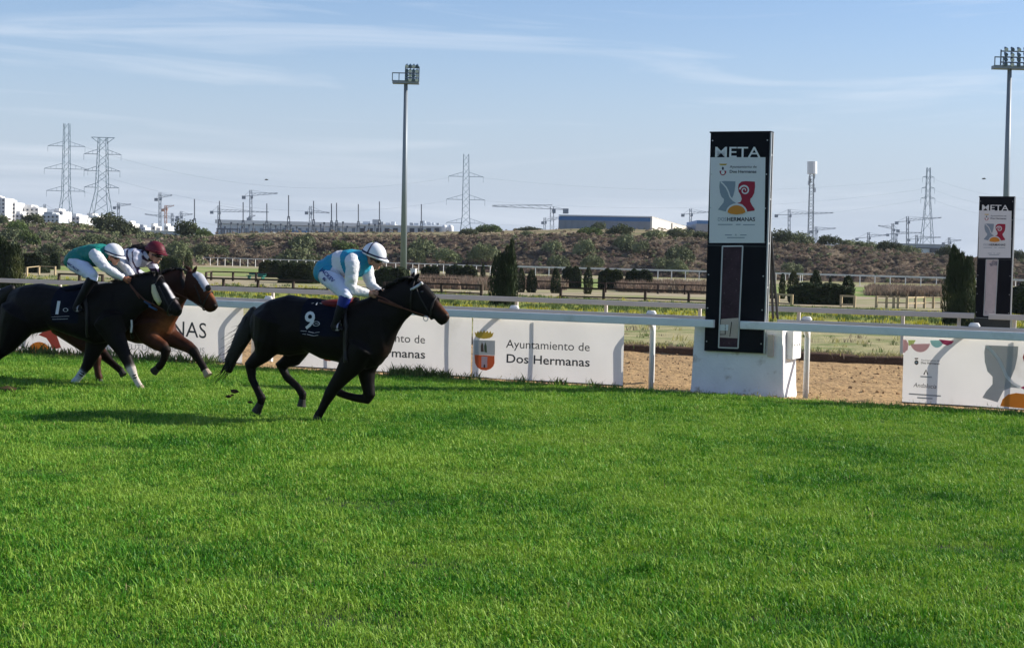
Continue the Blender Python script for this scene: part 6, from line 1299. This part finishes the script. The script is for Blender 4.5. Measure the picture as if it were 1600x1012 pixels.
rider(dict(F=F1, label='jockey in green silks with white sleeves and white helmet riding the number 1 horse', handm=glove,
 torso=[(106, 402, 111, 420, .12), (115, 392, 127, 417, .185), (128, 386, 140, 415, .165), (144, 382, 151, 416, .175), (158, 382, 163, 412, .185), (167, 385.5, 171, 405, .12), (172, 390, 174, 402, .07)],
 neck=[(166, 394, 8, 0), (171, 398, 6.8, 0), (175, 400, 6.8, 0)], skull=[(175, 397, 10.6, 0), (178, 403, 9.4, 0)], face=[[(179, 404, 7, 0), (179.5, 409, 5.6, 0), (178.5, 412.5, 4, 0)], [(183.5, 404.5, 2.2, 0), (186.5, 407.5, 1.7, 0)]],
 limbs=legs((118, 410), (146, 432), (120, 476), (117.5, 482), (127, 485), False, wk=8.4) + [('arm_near', [(148, 396, 10, -.17), (156, 408, 8.6, -.22), (164, 417, 7.2, -.23), (176, 425, 5.8, -.2), (191, 433.5, 4.2, -.12)]), ('arm_far', [(166, 396, 9, .16), (182, 407, 7.2, .20), (192, 415, 6.2, .20), (201, 424, 5, .15), (206, 429.5, 4, .11)])],
 hands=[(197, 436.5, -.10, 1, -.35), (211, 433.5, .09, 1, -.4)], jacket=([s_green, s_white], lambda F, c, lab: (lab != 'torso').astype(int)), helmet=(163.5, 390, 191.5, 401.5, 15.8), helm=helm_w, band=band_n, goggles=(183.5, 402.5, 8, 4), mouth=(182, 410), ear=(171, 401.5), collar=vest,
 stirrups=[(124, 488, -.33), (124, 488, .33)], leather_top=(132, 452), reins=[([(199, 438, -.10), (212, 455, -.15), (225, 468, -.13), (262, 487, -.15)], .01)],
 text=[('MICALLE', (109.5, 412.5), (132.5, 425), 4.2, boot_blue, -.18)]))
def jk3(F, c, lab):
    mi = np.zeros(len(c), int); u, z = c[:, 0], c[:, 2]; k = np.sin((u * 1.0 + z * .5) * 26.0); mi[(k > .88) & (lab == 'torso') & (u > F.p(205, 400, 0)[0])] = 1; mi[(np.sin(z * 55) > .35) & (lab == 'arm_far')] = 1; mi[(np.sin(u * 40 + z * 12) > .9) & (lab == 'arm_near')] = 1; return mi
def pony(F, t, co, fs, no, lab, fc):
    st = []; r = np.random.default_rng(3)
    for k in range(26):
        a = F.p(231 + r.normal(), 392 + r.normal() * 3, r.normal() * .03); st.append([a, F.p(222, 387 + r.normal() * 2, r.normal() * .04), F.p(210 + r.normal() * 4, 388 + r.normal() * 2.5, r.normal() * .05), F.p(200 + r.normal() * 6, 391 + r.normal() * 3, r.normal() * .06)])
    hair_strands('hair', st, t, .02, hair_h, 5)
rider(dict(F=F3, label='jockey in pale silks with dark purple marks and maroon helmet on the bay', handm=glove,
 torso=[(164, 406, 170, 424, .12), (175, 398, 184, 423, .18), (187, 393, 197, 420, .165), (201, 389, 210, 419, .17), (215, 388.5, 221, 416, .18), (227, 391, 231, 409, .14), (233, 396, 235, 405, .07)],
 neck=[(229, 399, 8, 0), (235, 401, 6.8, 0), (239, 402, 6.8, 0)], skull=[(240, 395, 10.4, 0), (243, 401, 9.2, 0)], face=[[(244, 402, 7, 0), (244.5, 407, 5.4, 0), (243.5, 410.5, 4, 0)], [(248.5, 402.5, 2.2, 0), (251.5, 405.5, 1.7, 0)]],
 limbs=legs((175, 416), (200, 440), (180, 478), (178, 484), (187, 487), False, wk=8.2) + [('arm_near', [(213, 397, 9.6, -.17), (211, 410, 8.2, -.22), (209, 420, 6.8, -.22), (217, 427, 5.4, -.18), (226, 431, 4.2, -.12)]), ('arm_far', [(229, 399, 9, .16), (237, 413, 7.4, .20), (243, 425, 6.2, .18), (247, 433, 4.6, .12)])],
 hands=[(232, 433, -.10, 1, -.2), (250.5, 438, .09, 1, -.6)], jacket=([s_lav, s_plum], jk3), helmet=(229, 387, 256.5, 396.5, 15.2), helm=helm_m, band=helm_m, goggles=(248.5, 399.8, 8, 3), mouth=(247, 408), ear=(236, 400), collar=hair_h,
 stirrups=[(184, 490, -.32), (184, 490, .32)], leather_top=(190, 460), reins=[([(234, 434, -.1), (262, 452, -.13), (300, 470, -.1), (318, 482, -.08)], .01)], fn=pony))

# ================================================================== GRASS, CLODS, EDGES
def grass_mat(name, c1, c2, c3):
    m = bpy.data.materials.new(name); m.use_nodes = True; t = m.node_tree; t.nodes.clear(); L = t.links.new
    g = N(t, 'ShaderNodeNewGeometry'); o = N(t, 'ShaderNodeOutputMaterial'); oi = N(t, 'ShaderNodeObjectInfo')
    n1 = N(t, 'ShaderNodeTexNoise', Scale=.42, Detail=4.0, Roughness=.6); n2 = N(t, 'ShaderNodeTexNoise', Scale=2.6, Detail=3.0); L(g.outputs['Position'], n1.inputs['Vector']); L(g.outputs['Position'], n2.inputs['Vector'])
    a = N(t, 'ShaderNodeMath', operation='MULTIPLY_ADD'); a.inputs[1].default_value = .45; L(n2.outputs['Fac'], a.inputs[0]); k1 = N(t, 'ShaderNodeMath', operation='MULTIPLY_ADD'); k1.inputs[1].default_value = 1.15; k1.inputs[2].default_value = -.06; L(n1.outputs['Fac'], k1.inputs[0]); L(k1.outputs[0], a.inputs[2])
    b = N(t, 'ShaderNodeMath', operation='MULTIPLY_ADD'); b.inputs[1].default_value = .46; L(oi.outputs['Random'], b.inputs[0]); L(a.outputs[0], b.inputs[2])
    r = N(t, 'ShaderNodeValToRGB'); e = r.color_ramp.elements; e[0].position = .66; e[0].color = (*c1, 1); e[1].position = 1.05 if False else 1.0; e[1].color = (*c3, 1); k = r.color_ramp.elements.new(.9); k.color = (*c2, 1)
    L(b.outputs[0], r.inputs['Fac'])
    p = N(t, 'ShaderNodeBsdfPrincipled'); p.inputs['Roughness'].default_value = .45; p.inputs['Specular IOR Level'].default_value = .14; L(r.outputs[0], p.inputs['Base Color'])
    tr = N(t, 'ShaderNodeBsdfTranslucent'); sc_ = N(t, 'ShaderNodeVectorMath', operation='MULTIPLY'); sc_.inputs[1].default_value = (1.15, 1.15, .6); L(r.outputs[0], sc_.inputs[0]); L(sc_.outputs[0], tr.inputs['Color'])
    ms = N(t, 'ShaderNodeMixShader'); ms.inputs[0].default_value = .24; L(p.outputs[0], ms.inputs[1]); L(tr.outputs[0], ms.inputs[2]); L(ms.outputs[0], o.inputs[0])
    return m
gm = grass_mat('turf_blades', (0.034, 0.138, 0.012), (0.096, 0.280, 0.022), (0.24, 0.385, 0.055))
gdry = M('straw_blades', (0.36, 0.33, 0.13), .8, .2, 8, inst=.3, trans=.3)
def grass_src(name, seed, n, mat, rad=.085, hmin=.022, hmax=.056, wd_=.0066):
    r = np.random.default_rng(seed); vs = []; fs = []
    for i in range(n):
        b = np.array([r.normal() * rad * .6, r.normal() * rad * .6, -.006]); a = r.uniform(0, 6.28); d = np.array([math.cos(a), math.sin(a), 0]); h = r.uniform(hmin, hmax); l = h * r.uniform(.15, 1.0); s = np.array([-d[1], d[0], 0]) * wd_ * .5 * r.uniform(.7, 1.3)
        k = len(vs); m_ = b + d * l * .3 + np.array([0, 0, h * .62]); tp = b + d * l + np.array([0, 0, h * (1 - .18 * l / h)])
        vs += [b - s, b + s, m_ + s * .9, m_ - s * .9, tp]; fs += [(k, k+1, k+2, k+3), (k+3, k+2, k+4)]
    return src(name, vs, fs, mat)
gsrc = [grass_src('grass_piece_%s' % 'abcdefghijklmnop'[k], 100 + k, 12, gm) for k in range(14)] + [grass_src('grass_piece_y', 140, 5, gdry), grass_src('grass_piece_z', 141, 9, gm, .05, .07, .12, .006)]
# density falls with distance from the camera; the view cone plus a margin on both sides
P = []; 
def field(y0, y1, dens):
    n = int(dens * (y1 - y0) * (2 * (y1 * .42 + 1.6))); y = rng.uniform(y0, y1, n); x = rng.uniform(-1, 1, n) * (y1 * .42 + 1.6)
    P.append(np.stack([x, y], 1))
for y0, y1, dn in ((6.5, 9.5, 820), (9.5, 12.5, 820), (12.5, 16, 700), (16, 20, 560), (20, 26, 480), (26, 34, 420), (34, 46, 300), (46, 62, 150)): field(y0, y1, dn)
P = np.concatenate(P); rel_ = P - O_[:2]; bb_ = rel_ @ M_[:2]; aa_ = rel_ @ D_[:2]
edge = -.42 + .05 * np.sin(aa_ * 3.1) + .04 * np.sin(aa_ * 7.7 + 1) + .03 * np.sin(aa_ * 17)
P = P[(bb_ < edge) & (bb_ > -40)]
n = len(P); dist = P[:, 1]; kind = rng.integers(0, 14, n); q = rng.random(n); kind[q < .007] = 14; kind[(q > .975)] = 15
nzv = np.array([fbm(x * .33, y * .33, 5.0, 2) for x, y in P]); big = np.array([fbm(x * 1.3 + 9, y * 1.3, 2.0, 2) for x, y in P])
sc_ = rng.uniform(.75, 1.2, n) * (1 + .28 * big) * np.interp(dist, [8, 20, 30, 60], [1.0, 1.0, .95, 1.25]) * np.clip(1 + .25 * nzv, .6, 1.4)
HOL = [(560, 790, .55), (380, 775, .45), (1070, 760, .3), (1080, 872, .4), (640, 885, .5), (1010, 870, .45), (1440, 690, .35), (1395, 683, .12), (250, 845, .5), (1290, 690, .4), (900, 690, .5), (150, 700, .5), (1240, 970, .45), (560, 975, .5), (1500, 860, .5), (760, 742, .6), (420, 905, .4), (1180, 960, .3), (60, 740, .5), (1330, 800, .4)]
hol = np.zeros(n)
for hx, hy, hr_ in HOL:
    g = G(hx, hy); dx, dy = (P[:, 0] - g[0]) / (hr_ * 1.5), (P[:, 1] - g[1]) / (hr_ * .8); hol = np.maximum(hol, np.exp(-(dx * dx + dy * dy) * 1.6))
sc_ = sc_ * (1 - .42 * hol); keep = rng.random(n) > .15 * hol; P, sc_, kind, dist = P[keep], sc_[keep], kind[keep], dist[keep]; n = len(P)
rots = np.stack([rng.normal(0, .12, n), rng.normal(0, .12, n), rng.uniform(0, 6.28, n)], 1)
instancer('turf_grass', np.column_stack([P, np.full(n, -.10 + .103)]), rots, sc_, kind, gsrc, 'short bright green turf covering the track in front of the rail', 'grass')
# the turf sheet lies at z=0
for v in tf.data.vertices: v.co.z = 0.0
# straw, leaves and clods along the foot of the rail
def along(name, n, a0, a1, bmu, bsd, srcs, smin, smax, label, cat, z=0.0, picks=None):
    a = rng.uniform(a0, a1, n); b = rng.normal(bmu, bsd, n); pts = [RW(x, y, z) for x, y in zip(a, b)]
    instancer(name, pts, np.stack([rng.normal(0, .3, n), rng.normal(0, .3, n), rng.uniform(0, 6.28, n)], 1), rng.uniform(smin, smax, n), rng.integers(0, len(srcs), n) if picks is None else picks(n), srcs, label, cat)
clodm = M('clod_sand', (0.32, 0.21, 0.115), .95, .3, 9, spec=.05); clodd = M('clod_soil', (0.06, 0.04, 0.022), .95, .3, 9, spec=.05)
def clod_src(name, seed, mat):
    r = np.random.default_rng(seed); bm = bmesh.new(); bmesh.ops.create_icosphere(bm, subdivisions=1, radius=1.0)
    for v in bm.verts: v.co *= r.uniform(.6, 1.2); v.co.z *= .65
    me = bpy.data.meshes.new(name); bm.to_mesh(me); bm.free(); me.materials.append(mat); return bpy.data.objects.new(name, me)
strw = [grass_src('straw_piece_a', 150, 8, gdry, .10, .01, .05, .008), grass_src('straw_piece_b', 151, 8, gdry, .10, .01, .05, .008), clod_src('straw_clod', 5, clodm)]
along('straw_litter', 3400, -42, 9, -.22, .13, strw, .5, 1.3, 'dry straw and leaf litter along the foot of the near rail', 'litter', .0, lambda n: np.where(rng.random(n) < .15, 2, rng.integers(0, 2, n)))
for v in bpy.data.objects['straw_litter'].data.attributes['idx'].data[:0]: pass
sa = bpy.data.objects['straw_litter'].data.attributes; idx_ = np.array([d.value for d in sa['idx'].data]); scv = np.array([d.value for d in sa['scl'].data]); scv[idx_ == 1 if strw[1].name < strw[2].name else idx_ == 0] *= 1.0
order = sorted(range(3), key=lambda i: strw[i].name); cpos = order.index(2); scv[idx_ == cpos] *= .035; sa['scl'].data.foreach_set('value', scv.astype(np.float32))
clods = [clod_src('sand_clod_%s' % 'abc'[k], 20 + k, clodm) for k in range(3)]
n = 9000; a = rng.uniform(-60, 20, n); b = rng.uniform(.4, B_SAND1 - .1, n)
instancer('sand_clods', [RW(x, y, -.045) for x, y in zip(a, b)], np.stack([rng.uniform(0, 6, n)] * 3, 1), rng.uniform(.012, .05, n) * 1.0, rng.integers(0, 3, n), clods, 'small clods lying on the harrowed sand track', 'clods')
wg = [tuft_src('edge_weed_%s' % 'abc'[k], leaf_green, 90 + k, 22, .24, .35, .022, .7) for k in range(3)]
a = np.concatenate([rng.uniform(ra(628), ra(700), 46), rng.uniform(ra(20), ra(380), 60), rng.uniform(ra(700), ra(1000), 16)]); n = len(a)
instancer('edge_weeds', [RW(x, rng.normal(-.30, .07), 0) for x in a], np.stack([np.zeros(n), np.zeros(n), rng.uniform(0, 6, n)], 1), rng.uniform(.35, 1.1, n), rng.integers(0, 3, n), wg, 'dark weeds growing along the foot of the banners', 'weeds')
# dry tufts on the bank beyond the sand and in the meadow
n = 4200; a = rng.uniform(-60, 22, n); b = B_SAND1 + .2 + rng.exponential(.45, n) + (rng.random(n) < .12) * rng.uniform(0, 11, n)
bt = [tuft_src('bank_tuft_%s' % 'ab'[k], leaf_tan if k else gdry, 200 + k, 16, .16, .25, .016, .8) for k in range(2)] + [tuft_src('bank_tuft_c', leaf_green, 203, 16, .14, .25, .016, .8)]
instancer('bank_grass', [RW(x, y, .04) for x, y in zip(a, b)], np.stack([np.zeros(n), np.zeros(n), rng.uniform(0, 6, n)], 1), rng.uniform(.5, 1.4, n), rng.integers(0, 3, n), bt, 'tufts of dry and green grass on the strip beyond the sand', 'grass')
n = 3600; px = rng.uniform(-150, 1750, n); py = rng.uniform(470, 494, n) + (px - 1000) * .042
gp_ = [G(x, y) for x, y in zip(px, py)]; flo = M('yellow_flowers', (0.40, 0.37, 0.03), .8, .2, 3, inst=.2, trans=.3)
ms_ = [tuft_src('meadow_tuft_a', leaf_green, 210, 18, .3, .5, .035, .5), tuft_src('meadow_tuft_b', flo, 211, 12, .3, .5, .04, .5), tuft_src('meadow_tuft_c', gdry, 212, 14, .28, .5, .03, .6)]
pk = np.array([0 if fbm(g[0] * .12, g[1] * .12) < .08 else 1 if rng.random() < .55 else 2 for g in gp_])
instancer('meadow_plants', [(g[0], g[1], 0) for g in gp_], np.stack([np.zeros(n), np.zeros(n), rng.uniform(0, 6, n)], 1), rng.uniform(.3, .8, n), pk, ms_, 'green and yellow flowering plants in the meadow beyond the far rail', 'flowers')
# clods of turf thrown up behind the leading horse
for i, (x, y, r_, lab) in enumerate(((366, 610.5, .05, 'largest dark turf clod flying behind the leading horse'), (357, 619, .03, 'small dark turf clod just below the largest flying clod'), (391, 628, .026, 'dark turf clod flying close behind the hind hoof'), (363, 617, .018, 'tiny dark turf clod between two larger flying clods'))):
    c = F9.O + D_ * F9.p(x, y, -.2)[0] + M_ * -.2 + np.array([0, 0, F9.p(x, y, -.2)[2]]); o = clod_src('turf_clod', 40 + i, clodd); COL.objects.link(o); o.location = c; o.scale = (r_ * 1.5, r_, r_); tag(o, lab, 'clod', 'turf clods thrown up by the horses')
o = clod_src('turf_clod', 47, clodd); COL.objects.link(o); g = G(12, 614); o.location = (g[0], g[1], .05); o.scale = (.14, .1, .08); tag(o, 'dark torn turf clod lying on the grass at left edge', 'clod', 'turf clods thrown up by the horses')

# ================================================================== HAZE
hz_ = MB(); hz_.box((0, 690, 29.5), (3200, 1580, 63)); me = bpy.data.meshes.new('haze'); me.from_pydata(hz_.v, [], hz_.f)
hm2 = bpy.data.materials.new('haze_air'); hm2.use_nodes = True; tt = hm2.node_tree; tt.nodes.clear(); pv = N(tt, 'ShaderNodeVolumePrincipled'); pv.inputs['Color'].default_value = (.80, .88, 1, 1); pv.inputs['Density'].default_value = 0.00009; pv.inputs['Anisotropy'].default_value = 0.2
oo = N(tt, 'ShaderNodeOutputMaterial'); tt.links.new(pv.outputs[0], oo.inputs['Volume']); me.materials.append(hm2); ho = bpy.data.objects.new('haze', me); COL.objects.link(ho); ho['kind'] = 'stuff'; ho['label'] = 'thin blue air haze over the plain'
